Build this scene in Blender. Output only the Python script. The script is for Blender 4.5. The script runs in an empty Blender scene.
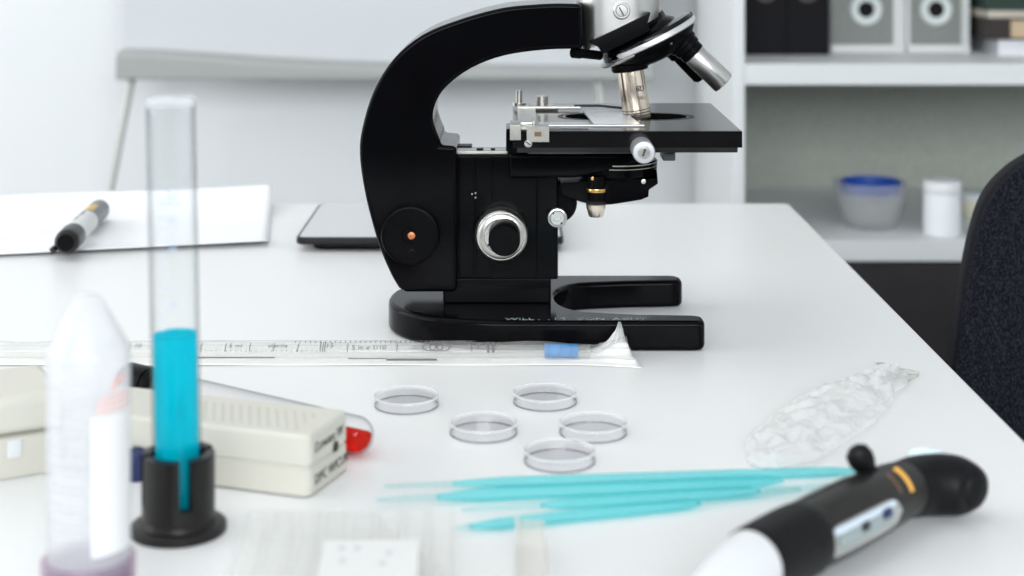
import bpy, bmesh, math, random
from mathutils import Vector, Matrix, noise
random.seed(7)
PI = math.pi
SC = bpy.context.scene
COL = SC.collection
F = 1600.0        # focal length in pixels of the 1024 px wide frame
TZ = 0.74         # height of the desk top
HC = 0.25         # lens height over the desk top
HY = 75.0         # the horizon lies 75 px above the frame (level camera, shifted lens)

def P(px, py, Y):
    """world point at distance Y"""
    return Vector(((px-512)*Y/F, Y, TZ+HC-(py+HY)*Y/F))
def T(px, py, h=0.0):
    """world point at height h over the desk top"""
    Y = F*(HC-h)/(py+HY)
    return Vector(((px-512)*Y/F, Y, TZ+h))

# ------------------------------------------------------------------ materials
MATS = {}
def mat(name, color=(.8,.8,.8), rough=.5, metal=0., spec=.5, coat=0., noise_amt=0., noise_scale=40., bump=0., bump_scale=200., trans=0., ior=1.45, sss=0.):
    if name in MATS: return MATS[name]
    m = bpy.data.materials.new(name); m.use_nodes = True
    nt = m.node_tree; b = nt.nodes['Principled BSDF']
    b.inputs['Base Color'].default_value = (*color, 1)
    b.inputs['Roughness'].default_value = rough
    b.inputs['Metallic'].default_value = metal
    b.inputs['Specular IOR Level'].default_value = spec
    b.inputs['Coat Weight'].default_value = coat
    b.inputs['Transmission Weight'].default_value = trans
    b.inputs['IOR'].default_value = ior
    if noise_amt or bump:
        tc = nt.nodes.new('ShaderNodeTexCoord')
        n = nt.nodes.new('ShaderNodeTexNoise'); n.inputs['Scale'].default_value = noise_scale; n.inputs['Detail'].default_value = 4
        nt.links.new(tc.outputs['Object'], n.inputs['Vector'])
        if noise_amt:
            r = nt.nodes.new('ShaderNodeValToRGB')
            lo = [max(0, c*(1-noise_amt)) for c in color]; hi = [min(1, c*(1+noise_amt)) for c in color]
            r.color_ramp.elements[0].position = .3; r.color_ramp.elements[1].position = .7
            r.color_ramp.elements[0].color = (*lo, 1); r.color_ramp.elements[1].color = (*hi, 1)
            nt.links.new(n.outputs['Fac'], r.inputs['Fac']); nt.links.new(r.outputs['Color'], b.inputs['Base Color'])
        if bump:
            n2 = nt.nodes.new('ShaderNodeTexNoise'); n2.inputs['Scale'].default_value = bump_scale; n2.inputs['Detail'].default_value = 3
            nt.links.new(tc.outputs['Object'], n2.inputs['Vector'])
            bp = nt.nodes.new('ShaderNodeBump'); bp.inputs['Strength'].default_value = bump; bp.inputs['Distance'].default_value = .002
            nt.links.new(n2.outputs['Fac'], bp.inputs['Height']); nt.links.new(bp.outputs['Normal'], b.inputs['Normal'])
    MATS[name] = m
    return m

def clear(name, tint=(1,1,1), body=0.0, body_color=(.9,.9,.9), edge=.9, edge_color=None, rough=.05, bump=0., bump_scale=60., ior=1.45, power=1.0, pexp=5.0):
    """thin clear plastic or glass: mostly see-through, a fresnel gloss, a little milky body; at grazing angles the wall is thicker and tints more"""
    if name in MATS: return MATS[name]
    m = bpy.data.materials.new(name); m.use_nodes = True
    nt = m.node_tree; nt.nodes.clear(); N = nt.nodes.new; L = nt.links.new
    out = N('ShaderNodeOutputMaterial')
    tr = N('ShaderNodeBsdfTransparent')
    gl = N('ShaderNodeBsdfGlossy'); gl.inputs['Roughness'].default_value = rough
    df = N('ShaderNodeBsdfDiffuse'); df.inputs['Color'].default_value = (*body_color, 1)
    tl = N('ShaderNodeBsdfTranslucent'); tl.inputs['Color'].default_value = (*body_color, 1)
    lw = N('ShaderNodeLayerWeight'); lw.inputs['Blend'].default_value = .5
    pw = N('ShaderNodeMath'); pw.operation = 'POWER'; pw.inputs[1].default_value = pexp
    L(lw.outputs['Facing'], pw.inputs[0])
    mc = N('ShaderNodeMix'); mc.data_type = 'RGBA'
    mc.inputs['A'].default_value = (*tint, 1)
    mc.inputs['B'].default_value = (*(edge_color or [t*edge for t in tint]), 1)
    L(pw.outputs[0], mc.inputs['Factor']); L(mc.outputs['Result'], tr.inputs['Color'])
    fr = N('ShaderNodeMath'); fr.operation = 'MULTIPLY_ADD'; fr.inputs[1].default_value = .55; fr.inputs[2].default_value = .03
    L(pw.outputs[0], fr.inputs[0])
    m1 = N('ShaderNodeMixShader'); m2 = N('ShaderNodeMixShader'); m3 = N('ShaderNodeMixShader'); m3.inputs[0].default_value = .5
    L(df.outputs[0], m3.inputs[1]); L(tl.outputs[0], m3.inputs[2])
    m1.inputs[0].default_value = body
    L(tr.outputs[0], m1.inputs[1]); L(m3.outputs[0], m1.inputs[2])
    fm = N('ShaderNodeMath'); fm.operation = 'MULTIPLY'; fm.inputs[1].default_value = power
    L(fr.outputs[0], fm.inputs[0])
    L(fm.outputs[0], m2.inputs[0]); L(m1.outputs[0], m2.inputs[1]); L(gl.outputs[0], m2.inputs[2])
    L(m2.outputs[0], out.inputs['Surface'])
    if bump:
        tc = N('ShaderNodeTexCoord'); n2 = N('ShaderNodeTexNoise'); n2.inputs['Scale'].default_value = bump_scale; n2.inputs['Detail'].default_value = 5
        L(tc.outputs['Object'], n2.inputs['Vector'])
        bp = N('ShaderNodeBump'); bp.inputs['Strength'].default_value = bump; bp.inputs['Distance'].default_value = .004
        L(n2.outputs['Fac'], bp.inputs['Height'])
        for s in (gl, df, lw): L(bp.outputs['Normal'], s.inputs['Normal'])
    MATS[name] = m
    return m

def liquid(name, color, body=.4):
    m = bpy.data.materials.new(name); m.use_nodes = True
    nt = m.node_tree; nt.nodes.clear(); N = nt.nodes.new; L = nt.links.new
    out = N('ShaderNodeOutputMaterial')
    rf = N('ShaderNodeBsdfGlass'); rf.inputs['Color'].default_value = (*color, 1); rf.inputs['IOR'].default_value = 1.33; rf.inputs['Roughness'].default_value = .0
    df = N('ShaderNodeBsdfDiffuse'); df.inputs['Color'].default_value = (*color, 1)
    tl = N('ShaderNodeBsdfTranslucent'); tl.inputs['Color'].default_value = (*color, 1)
    a = N('ShaderNodeMixShader'); a.inputs[0].default_value = .5
    b = N('ShaderNodeMixShader'); b.inputs[0].default_value = body
    L(df.outputs[0], a.inputs[1]); L(tl.outputs[0], a.inputs[2])
    L(rf.outputs[0], b.inputs[1]); L(a.outputs[0], b.inputs[2]); L(b.outputs[0], out.inputs['Surface'])
    MATS[name] = m
    return m

M_desk = mat('white_laminate', (.80,.805,.80), .32, spec=.35, bump=.02, bump_scale=600)
M_wall = mat('wall_paint', (.795,.82,.832), .9, bump=.05, bump_scale=300)
M_floor = mat('floor_vinyl', (.16,.155,.15), .5, noise_amt=.15, noise_scale=8)
M_ceil = mat('ceiling_paint', (.8,.8,.8), .95, bump=.03)
M_dark_room = mat('dark_wall_paint', (.035,.036,.04), .9, bump=.03)
M_black = mat('black_enamel', (.0025,.0025,.0032), .12, spec=.08, noise_amt=.2, noise_scale=30)
M_blackm = mat('black_satin', (.0035,.0035,.004), .35, spec=.06, noise_amt=.2)
M_stage = mat('stage_black', (.004,.004,.004), .17, spec=.32, noise_amt=.2)
M_silver = mat('satin_chrome', (.56,.555,.54), .34, metal=1, noise_amt=.05, noise_scale=60)
M_chrome = mat('bright_chrome', (.72,.72,.72), .15, metal=1, noise_amt=.03)
M_alu = mat('brushed_nickel', (.46,.445,.41), .33, metal=1, noise_amt=.12, noise_scale=120)
M_warm = mat('warm_nickel', (.78,.67,.56), .24, metal=1, noise_amt=.06, noise_scale=80)
M_brass = mat('brass', (.62,.38,.13), .25, metal=1, noise_amt=.2)
M_copper = mat('copper_pin', (.6,.22,.09), .4, metal=.6, noise_amt=.2)
M_ink = mat('dark_ink', (.03,.03,.035), .6)
M_greyink = mat('grey_ink', (.15,.15,.155), .7)
M_paleink = mat('faded_mint_ink', (.26,.36,.32), .7, noise_amt=.6, noise_scale=300)
M_pinkink = mat('pink_ink', (.86,.36,.33), .7)
M_blueink = mat('pale_blue_ink', (.45,.55,.72), .7)
M_whiteplastic = mat('white_plastic', (.70,.715,.73), .35, bump=.02)
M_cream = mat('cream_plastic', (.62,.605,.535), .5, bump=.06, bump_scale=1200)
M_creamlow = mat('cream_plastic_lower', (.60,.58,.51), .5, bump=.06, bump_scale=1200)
M_hole = mat('dark_hole', (.05,.045,.03), .7)
M_speck = mat('grille_hole', (.42,.40,.34), .7)
M_blackplastic = mat('black_plastic', (.011,.010,.0095), .34, spec=.3, noise_amt=.15)
M_glass = clear('clear_glass', (.965,.972,.975), 0.0, edge=.45, power=.9)
M_rim = clear('glass_rim', (.93,.95,.96), .32, body_color=(.95,.96,.97), edge=.6)
M_dish = clear('clear_polystyrene', (.992,.992,.995), .05, body_color=(.99,.99,1.), edge=.8, pexp=4, power=.7, rough=.04)
M_dishfl = clear('clear_polystyrene_floor', (.915,.915,.925), .03, body_color=(.9,.9,.93), edge=.8, rough=.1)
M_frost = clear('frosted_plastic', (.98,.982,.985), .42, body_color=(.93,.94,.96), edge=.8, rough=.25)
M_film = clear('clear_film', (.985,.985,.98), .16, body_color=(.95,.95,.94), edge=.85, rough=.12, bump=.3, bump_scale=90, power=.5)
M_crumple = clear('crumpled_film', (.985,.985,.985), .55, body_color=(1.,1.,1.), edge=.96, rough=.12, bump=.6, bump_scale=150, power=.5, pexp=3.)
M_paper = mat('white_paper', (.88,.895,.91), .8, bump=.05, bump_scale=300)
M_wrap = mat('wrapper_paper', (.88,.875,.855), .8, bump=.08, bump_scale=200)
M_blue = mat('blue_plug', (.05,.22,.48), .5, noise_amt=.25, noise_scale=200)
M_turq = clear('turquoise_plastic', (.60,.915,.93), .20, body_color=(.36,.87,.90), edge=.85, rough=.2, power=.4)
M_turqthin = clear('turquoise_thin', (.86,.965,.965), .06, body_color=(.4,.85,.88), edge=.8, rough=.15)
M_plate = clear('clear_plate', (.999,.999,.998), .03, body_color=(1.,.995,.98), edge=.97, rough=.12, power=.25)
M_lilac = clear('lilac_cap', (.80,.76,.82), .22, body_color=(.72,.62,.70), edge_color=(.80,.45,.58), rough=.2)
M_pinkedge = mat('pink_edge', (.75,.25,.42), .5)
M_tube = clear('borosilicate_glass', (.985,.99,.99), 0.0, edge_color=(.30,.32,.33), rough=.02, power=.5, pexp=3.2)
M_tubein = clear('glass_inner_face', (.99,.995,.995), 0.0, edge_color=(.62,.66,.68), rough=.02, power=.4, pexp=3.0)
L_cyan = liquid('cyan_liquid', (.0,.78,.92), .52)
L_red = liquid('red_liquid', (.90,.06,.03), .4)
M_redfilm = clear('thin_red_liquid', (.95,.48,.44), .25, body_color=(.9,.3,.25), rough=.1)
M_screen = mat('tablet_screen', (.58,.59,.60), .12, spec=.9)  # pale base colour stands in for the bright reflection in the glass
M_gold = mat('gold_label', (.62,.45,.15), .5)
M_greybarrel = mat('grey_barrel', (.17,.175,.19), .4)
M_navy = mat('navy_plastic', (.015,.025,.10), .45)
M_shelf = mat('white_melamine', (.72,.745,.75), .45, bump=.02)
M_back = mat('grey_green_felt', (.46,.485,.43), .9, noise_amt=.18, noise_scale=420)
M_darkcab = mat('dark_cabinet', (.022,.019,.021), .55, noise_amt=.1)
M_binder = mat('black_binder', (.0045,.004,.006), .6, spec=.2, noise_amt=.15, noise_scale=200)
M_filegrey = mat('grey_card', (.235,.25,.235), .8, noise_amt=.1, noise_scale=200)
M_filewhite = mat('white_card', (.68,.70,.69), .7)
M_ringmat = mat('pale_ring', (.66,.70,.69), .4)
M_board = mat('whiteboard_face', (.60,.625,.645), .35)
M_tray = mat('grey_tray', (.36,.375,.365), .5)
M_leg = mat('flipchart_leg', (.56,.58,.555), .5)
M_blueband = mat('cobalt_plastic', (.01,.065,.36), .4)
M_steel = mat('desk_leg_steel', (.7,.7,.7), .4, metal=.6)
M_dkglass = clear('translucent_grey', (.18,.18,.18), .35, body_color=(.06,.055,.05), edge=.4, rough=.2)
M_devgrey = mat('charcoal_plastic', (.017,.015,.014), .34, spec=.3, coat=.05, noise_amt=.1)
M_devdark = mat('black_rubber', (.005,.005,.006), .42, spec=.2)
M_yellow = mat('amber_ring', (.80,.42,.06), .4)
M_brown = mat('brown_print', (.17,.09,.045), .5)
M_winsilver = mat('silver_window', (.52,.53,.52), .22, metal=.75, noise_amt=.1)
M_lcd = mat('window_lcd', (.30,.36,.36), .15, spec=.6)
M_palebluep = mat('pale_blue_plastic', (.66,.82,.88), .4)

def denim():
    m = bpy.data.materials.new('dark_denim'); m.use_nodes = True
    nt = m.node_tree; b = nt.nodes['Principled BSDF']; N = nt.nodes.new; L = nt.links.new
    tc = N('ShaderNodeTexCoord'); mp = N('ShaderNodeMapping'); mp.inputs['Scale'].default_value = (1100, 1100, 520)
    n = N('ShaderNodeTexNoise'); n.inputs['Scale'].default_value = 1; n.inputs['Detail'].default_value = 3
    L(tc.outputs['Object'], mp.inputs['Vector']); L(mp.outputs['Vector'], n.inputs['Vector'])
    r = N('ShaderNodeValToRGB'); r.color_ramp.elements[0].position = .42; r.color_ramp.elements[1].position = .74
    r.color_ramp.elements[0].color = (.005,.0055,.009,1); r.color_ramp.elements[1].color = (.036,.038,.048,1)
    L(n.outputs['Fac'], r.inputs['Fac']); L(r.outputs['Color'], b.inputs['Base Color'])
    b.inputs['Roughness'].default_value = .95; b.inputs['Specular IOR Level'].default_value = .1
    bp = N('ShaderNodeBump'); bp.inputs['Strength'].default_value = .35; bp.inputs['Distance'].default_value = .002
    L(n.outputs['Fac'], bp.inputs['Height']); L(bp.outputs['Normal'], b.inputs['Normal'])
    return m
M_denim = denim()
M_piping = mat('piping_black', (.008,.008,.011), .8, noise_amt=.2, noise_scale=300)

# ------------------------------------------------------------------ helpers
ROOT = {}
def thing(name, label, cat, loc, rotz=0., group=None):
    o = bpy.data.objects.new(name, None); COL.objects.link(o); o.empty_display_size = .02
    o.location = loc; o.rotation_euler = (0, 0, rotz)
    ROOT[o.name] = Matrix.Translation(Vector(loc)) @ Matrix.Rotation(rotz, 4, 'Z')
    tag(o, label, cat, group); return o
def tag(o, label, cat, group=None):
    o['label'] = label; o['category'] = cat
    if group: o['group'] = group
def obj(name, bm, m, parent=None, loc=None, bevel=None, angle=38, smooth=True, solid=None, sub=0):
    """link a bmesh built in world coordinates as one mesh object"""
    bmesh.ops.recalc_face_normals(bm, faces=bm.faces[:])
    me = bpy.data.meshes.new(name); bm.to_mesh(me); bm.free()
    o = bpy.data.objects.new(name, me); COL.objects.link(o)
    me.materials.append(m)
    Mx = Matrix.Identity(4)
    if parent is not None:
        Mx = ROOT[parent.name]; me.transform(Mx.inverted()); o.parent = parent; ROOT[o.name] = Mx
    elif loc is not None:
        me.transform(Matrix.Translation(-Vector(loc))); o.location = loc; ROOT[o.name] = Matrix.Translation(Vector(loc))
    else: ROOT[o.name] = Mx
    if smooth:
        me.polygons.foreach_set('use_smooth', [True]*len(me.polygons))
        if not bevel and not sub: me.set_sharp_from_angle(angle=math.radians(angle))
    if solid:
        s = o.modifiers.new('thickness', 'SOLIDIFY'); s.thickness = solid; s.offset = 0
    if sub:
        s = o.modifiers.new('smooth', 'SUBSURF'); s.levels = sub; s.render_levels = sub
    if bevel:
        w, seg = bevel[:2]
        b = o.modifiers.new('edge', 'BEVEL'); b.width = w; b.segments = seg; b.limit_method = 'ANGLE'; b.angle_limit = math.radians(bevel[2] if len(bevel) > 2 else 40)
        b.harden_normals = False
        wn = o.modifiers.new('normals', 'WEIGHTED_NORMAL'); wn.keep_sharp = False
    return o
def struct(o):
    o['kind'] = 'structure'; return o
def B(): return bmesh.new()
def box(bm, lo, hi, M=None):
    lo = Vector(lo); hi = Vector(hi)
    vs = [bm.verts.new((x, y, z)) for x in (lo.x, hi.x) for y in (lo.y, hi.y) for z in (lo.z, hi.z)]
    if M is not None:
        for v in vs: v.co = M @ v.co
    for f in ((0,1,3,2),(4,6,7,5),(0,4,5,1),(2,3,7,6),(0,2,6,4),(1,5,7,3)):
        bm.faces.new([vs[i] for i in f])
    return bm
def axis_matrix(origin, d, up=Vector((0,1,0))):
    """local z along d"""
    z = Vector(d).normalized(); x = up.cross(z)
    if x.length < 1e-5: x = Vector((1,0,0)).cross(z)
    x.normalize(); y = z.cross(x)
    return Matrix(((x.x,y.x,z.x,origin[0]),(x.y,y.y,z.y,origin[1]),(x.z,y.z,z.z,origin[2]),(0,0,0,1)))
def lathe(bm, prof, M=None, seg=48, sx=1., sy=1., closed=False):
    """revolve [(r,h)...] round local z"""
    if M is None: M = Matrix.Identity(4)
    rings = []
    for r, h in prof:
        if r < 1e-7: rings.append([bm.verts.new(M @ Vector((0,0,h)))])
        else: rings.append([bm.verts.new(M @ Vector((r*sx*math.cos(2*PI*k/seg), r*sy*math.sin(2*PI*k/seg), h))) for k in range(seg)])
    pairs = list(zip(rings, rings[1:]))
    if closed: pairs.append((rings[-1], rings[0]))
    for a, b in pairs:
        for k in range(seg):
            k2 = (k+1) % seg
            if len(a) == 1 and len(b) == 1: continue
            if len(a) == 1: bm.faces.new((a[0], b[k], b[k2]))
            elif len(b) == 1: bm.faces.new((a[k], b[0], a[k2]))
            else: bm.faces.new((a[k], b[k], b[k2], a[k2]))
    return bm
def cyl(bm, a, b, r, r2=None, seg=32):
    a = Vector(a); b = Vector(b); r2 = r if r2 is None else r2
    return lathe(bm, [(0,0),(r,0),(r2,(b-a).length),(0,(b-a).length)], axis_matrix(a, b-a), seg)
def frames(pts):
    pts = [Vector(p) for p in pts]; out = []; n = None
    for i, p in enumerate(pts):
        t = (pts[min(i+1, len(pts)-1)]-pts[max(i-1, 0)]).normalized()
        if n is None:
            n = Vector((0,0,1)) if abs(t.z) < .9 else Vector((1,0,0))
        n = (n - t*n.dot(t)).normalized(); out.append((p, t, n, t.cross(n)))
    return out
def tube(bm, pts, radii, seg=24, caps=True, flat=1.):
    fr = frames(pts); rings = []
    if not hasattr(radii, '__len__'): radii = [radii]*len(pts)
    for (p, t, n, b), r in zip(fr, radii):
        rings.append([bm.verts.new(p + n*math.cos(2*PI*k/seg)*r*flat + b*math.sin(2*PI*k/seg)*r) for k in range(seg)])
    for a, b in zip(rings, rings[1:]):
        for k in range(seg): bm.faces.new((a[k], b[k], b[(k+1)%seg], a[(k+1)%seg]))
    if caps:
        bm.faces.new(rings[0]); bm.faces.new(rings[-1])
    return bm
def prism(bm, pts, y0, y1):
    """polygon [(x,z)] pushed through from y0 to y1"""
    a = [bm.verts.new((x, y0, z)) for x, z in pts]; b = [bm.verts.new((x, y1, z)) for x, z in pts]
    n = len(pts)
    bm.faces.new(a); bm.faces.new(b[::-1])
    for i in range(n): bm.faces.new((a[i], b[i], b[(i+1)%n], a[(i+1)%n]))
    return bm
def slab(bm, pts, z0, z1):
    """polygon [(x,y)] pushed up from z0 to z1"""
    a = [bm.verts.new((x, y, z0)) for x, y in pts]; b = [bm.verts.new((x, y, z1)) for x, y in pts]
    n = len(pts)
    bm.faces.new(a); bm.faces.new(b[::-1])
    for i in range(n): bm.faces.new((a[i], b[i], b[(i+1)%n], a[(i+1)%n]))
    return bm
def smooth_poly(pts, n=8, closed=True):
    """Catmull-Rom through the points"""
    pts = [Vector(p) for p in pts]; out = []; m = len(pts)
    rng = range(m) if closed else range(m-1)
    for i in rng:
        g = (lambda k: pts[k % m]) if closed else (lambda k: pts[max(0, min(m-1, k))])
        p0, p1, p2, p3 = g(i-1), g(i), g(i+1), g(i+2)
        for k in range(n):
            t = k/n
            out.append(.5*((2*p1)+(p2-p0)*t+(2*p0-5*p1+4*p2-p3)*t*t+(3*p1-p0-3*p2+p3)*t**3))
    if not closed: out.append(pts[-1])
    return out
def rrect(x0, y0, x1, y1, r, n=5):
    out = []
    for cx, cy, a in ((x1-r,y1-r,0),(x0+r,y1-r,90),(x0+r,y0+r,180),(x1-r,y0+r,270)):
        for k in range(n+1):
            t = math.radians(a+90*k/n); out.append((cx+r*math.cos(t), cy+r*math.sin(t)))
    return out
def grid(bm, fn, nu, nv):
    v = [[bm.verts.new(fn(i/nu, j/nv)) for j in range(nv+1)] for i in range(nu+1)]
    for i in range(nu):
        for j in range(nv): bm.faces.new((v[i][j], v[i+1][j], v[i+1][j+1], v[i][j+1]))
    return bm
def text(name, body, size, M, m, parent, sx=1., thick=.00008):
    c = bpy.data.curves.new('tmp', 'FONT'); c.body = body; c.size = size; c.align_x = 'LEFT'; c.extrude = thick; c.resolution_u = 3
    t = bpy.data.objects.new('tmp', c); COL.objects.link(t)
    dg = bpy.context.evaluated_depsgraph_get(); dg.update()
    me = bpy.data.meshes.new_from_object(t.evaluated_get(dg))
    bpy.data.objects.remove(t); bpy.data.curves.remove(c)
    me.name = name; me.materials.clear(); me.materials.append(m)
    me.transform(M @ Matrix.Diagonal((sx,1,1,1)))
    o = bpy.data.objects.new(name, me); COL.objects.link(o)
    Mx = ROOT[parent.name]; me.transform(Mx.inverted()); o.parent = parent; ROOT[o.name] = Mx
    return o
def basis(o, x, y):
    """matrix with local x, y axes in the world (text runs along x, up along y)"""
    x = Vector(x).normalized(); y = Vector(y); y = (y-x*y.dot(x)).normalized(); z = x.cross(y)
    return Matrix(((x.x,y.x,z.x,o[0]),(x.y,y.y,z.y,o[1]),(x.z,y.z,z.z,o[2]),(0,0,0,1)))
def Z(h): return TZ+h

# ------------------------------------------------------------------ the room
X0, X1, Y0, Y1, ZC = -2.4, 2.4, -2.6, 2.50, 2.7
bm = box(B(), (X0-.1, Y0-.1, -.1), (X1+.1, Y1+.1, 0)); struct(obj('floor', bm, M_floor, smooth=False))
bm = box(B(), (X0-.1, Y0-.1, ZC), (X1+.1, Y1+.1, ZC+.1)); struct(obj('ceiling', bm, M_ceil, smooth=False))
bm = box(B(), (X0-.1, Y1, 0), (X1+.1, Y1+.1, ZC)); struct(obj('wall_back', bm, M_wall, smooth=False))
FX, FZ0, FZ1 = 1.7, 1.35, 2.5  # opening in the unseen front wall, made for the fill light
bm = B(); box(bm, (X0-.1, Y0-.1, 0), (X1+.1, Y0, FZ0)); box(bm, (X0-.1, Y0-.1, FZ1), (X1+.1, Y0, ZC))
box(bm, (X0-.1, Y0-.1, FZ0), (-FX, Y0, FZ1)); box(bm, (FX, Y0-.1, FZ0), (X1+.1, Y0, FZ1))
struct(obj('wall_front', bm, M_dark_room, smooth=False))
bm = B()
for a in (-FX, -.03, FX-.06): box(bm, (a, Y0-.08, FZ0), (a+.06, Y0-.02, FZ1))
for a in (FZ0, FZ1-.05): box(bm, (-FX, Y0-.08, a), (FX, Y0-.02, a+.05))
struct(obj('added_front_window', bm, M_whiteplastic, smooth=False))  # unseen window added behind the camera to let the front fill in
bm = box(B(), (X1, Y0, 0), (X1+.1, Y1, ZC)); struct(obj('wall_right', bm, M_wall, smooth=False))
WY0, WY1, WZ0, WZ1 = -.4, 2.35, .55, 2.45
bm = B()
box(bm, (X0-.1, Y0, 0), (X0, Y1, WZ0)); box(bm, (X0-.1, Y0, WZ1), (X0, Y1, ZC))
box(bm, (X0-.1, Y0, WZ0), (X0, WY0, WZ1)); box(bm, (X0-.1, WY1, WZ0), (X0, Y1, WZ1))
struct(obj('wall_left', bm, M_wall, smooth=False))
bm = B()
for a, b in ((WY0, WY0+.05), (WY1-.05, WY1), ((WY0+WY1)/2-.03, (WY0+WY1)/2+.03)): box(bm, (X0-.08, a, WZ0), (X0-.02, b, WZ1))
for a, b in ((WZ0, WZ0+.05), (WZ1-.05, WZ1)): box(bm, (X0-.08, WY0+.05, a), (X0-.02, WY1-.05, b))
struct(obj('window_1', bm, M_whiteplastic, smooth=False))

# ------------------------------------------------------------------ desk
XR, YB = .2485, 1.437
desk = thing('desk', 'large white laminate desk carrying the microscope and lab ware', 'desk', (-.45, .9, 0))
bm = box(B(), (-1.25, .36, TZ-.028), (XR, YB, TZ)); obj('desktop', bm, M_desk, desk, bevel=(.0015, 2))
for x in (-1.19, XR-.06):
    for y in (.42, YB-.06):
        bm = box(B(), (x-.025, y-.025, 0), (x+.025, y+.025, TZ-.0285)); obj('leg', bm, M_steel, desk, bevel=(.003, 2))

# ------------------------------------------------------------------ microscope
mic = thing('microscope', 'black enamel vintage microscope with chrome nosepiece standing on the white desk', 'microscope', (.02, 1.0, TZ))
CY = 1.0
# horseshoe base
yf, yb = .937, 1.0625
out = []
for k in range(25):                                   # rounded rear
    a = PI/2 + PI*k/24
    c, s = math.cos(a), math.sin(a)
    out.append((.006+ .083*math.copysign(abs(c)**.86, c), 1.0+.0627*math.copysign(abs(s)**.92, s)))
out += [(.06, .9372), (.1085, .9372), (.1122, .939), (.1135, .943), (.1135, .949), (.112, .9525), (.108, .9545), (.075, .9565), (.05, .962)]
for k in range(1, 12):                                # the gap between the prongs
    a = -PI/2 - PI*k/12
    out.append((.05+.023*math.cos(a), 1.0+.038*math.sin(a)))
out += [(.05, 1.038), (.075, 1.0425), (.104, 1.0445), (.109, 1.046), (.1115, 1.05), (.1115, 1.056), (.109, 1.061), (.104, 1.0627), (.06, 1.0627)]
bm = slab(B(), out, Z(0), Z(.0178)); o_base = obj('base', bm, M_black, mic, bevel=(.0032, 3, 50))
text('base_lettering', 'WILL .  . I T  CON  ACHT', .0065, basis((P(505,319,.948).x, .9405, Z(.01792)), (1,0,0), (0,1,0)), M_paleink, o_base, sx=1.16)
# arm
def XZ(pts, Y): return [((px-512)*Y/F, TZ+HC-(py+HY)*Y/F) for px, py in pts]
outer = smooth_poly([(583,3.5),(560,3),(537,3.8),(504,7),(463,16),(425,31),(395,55),(374,88),(363.5,125),(361.5,152),(365,182),(372,212),(382,246),(393,272),(401,286)], 4, False)[:0] if False else \
    [ (p.x, p.y) for p in smooth_poly([Vector((x,y)) for x, y in ((583,3.5),(560,3),(537,4),(504,7.5),(463,18.5),(425,34),(396,58),(376,90),(364.5,127),(362,152),(365.5,182),(372,212),(382,246),(393,272),(401,286))], 4, False)]
inner = [ (p.x, p.y) for p in smooth_poly([Vector((x,y)) for x, y in ((440.5,139),(433.5,119),(436,102.5),(446.6,86),(471,67.7),(504,55),(545,49.2),(582.5,48.3))], 4, False)]
arm_px = [(x-1.6,y) for x, y in outer] + [(406.5,290),(457,290),(457,145),(441,144)] + inner
bm = prism(B(), XZ(arm_px, .975), .9685, 1.0315); obj('arm', bm, M_black, mic, bevel=(.0048, 4, 55))
# pillar with its rack slide
bm = box(B(), (P(443,0,.983).x, .9825, Z(.0172)), (P(551,0,.983).x, 1.0175, Z(.0335))); obj('pillar_foot', bm, M_black, mic, bevel=(.0015,2))
bm = B(); box(bm, (P(456,0,.983).x, .9815, Z(.0325)), (P(558,0,.983).x, 1.0185, P(0,155,.983).z))
obj('pillar', bm, M_black, mic, bevel=(.0012,2))
bm = B()
for a, b in ((459,474),(476,492),(536,538)):
    box(bm, (P(a,0,.98).x, .9803, Z(.034)), (P(b,0,.98).x, .9818, P(0,157,.98).z))
obj('slide_rail', bm, M_black, mic, bevel=(.0005,2))
zt = P(0,154.8,.983).z
bm = box(B(), (P(457,0,.983).x, .9835, zt), (P(508,0,.983).x, .9985, zt+.0022)); pl = obj('slide_cover', bm, M_alu, mic, bevel=(.0005,2))
bm = box(B(), (P(457,0,.983).x, 1.0, zt), (P(471,0,.983).x, 1.012, zt+.003)); obj('slide_stop', bm, M_blackm, mic, bevel=(.0005,2))
bm = B()
cyl(bm, (P(480,0,.99).x, .99, zt+.0022), (P(480,0,.99).x, .99, zt+.003), .0022); cyl(bm, (P(493,0,.99).x, .99, zt+.0022), (P(493,0,.99).x, .99, zt+.003), .0014)
obj('screw', bm, M_blackm, mic)
# pivot knob at the foot of the arm
def knobY(name, px, py, Y, prof, m, parent, seg=56):
    """turned part whose axis runs towards -Y; prof: (r, h towards the viewer)"""
    c = P(px, py, Y); bm = lathe(B(), prof, axis_matrix(c, (0,-1,0), Vector((0,0,1))), seg); return obj(name, bm, m, parent)
k = knobY('tilt_knob', 411, 232.5, .9715, [(0,0),(.0168,0),(.0174,.002),(.0176,.0085),(.0172,.0098),(.0160,.0102),(.0158,.0098),(.005,.0096),(.0046,.009),(0,.009)], M_blackm, mic)
knobY('pivot_pin', 411.5, 235.5, .9628, [(0,0),(.0023,0),(.0022,.0008),(.0016,.0011),(0,.0011)], M_copper, k)
knobY('set_screw', 412, 252, .9624, [(0,0),(.0018,0),(.0016,.0006),(0,.0004)], M_hole, k)
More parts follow.
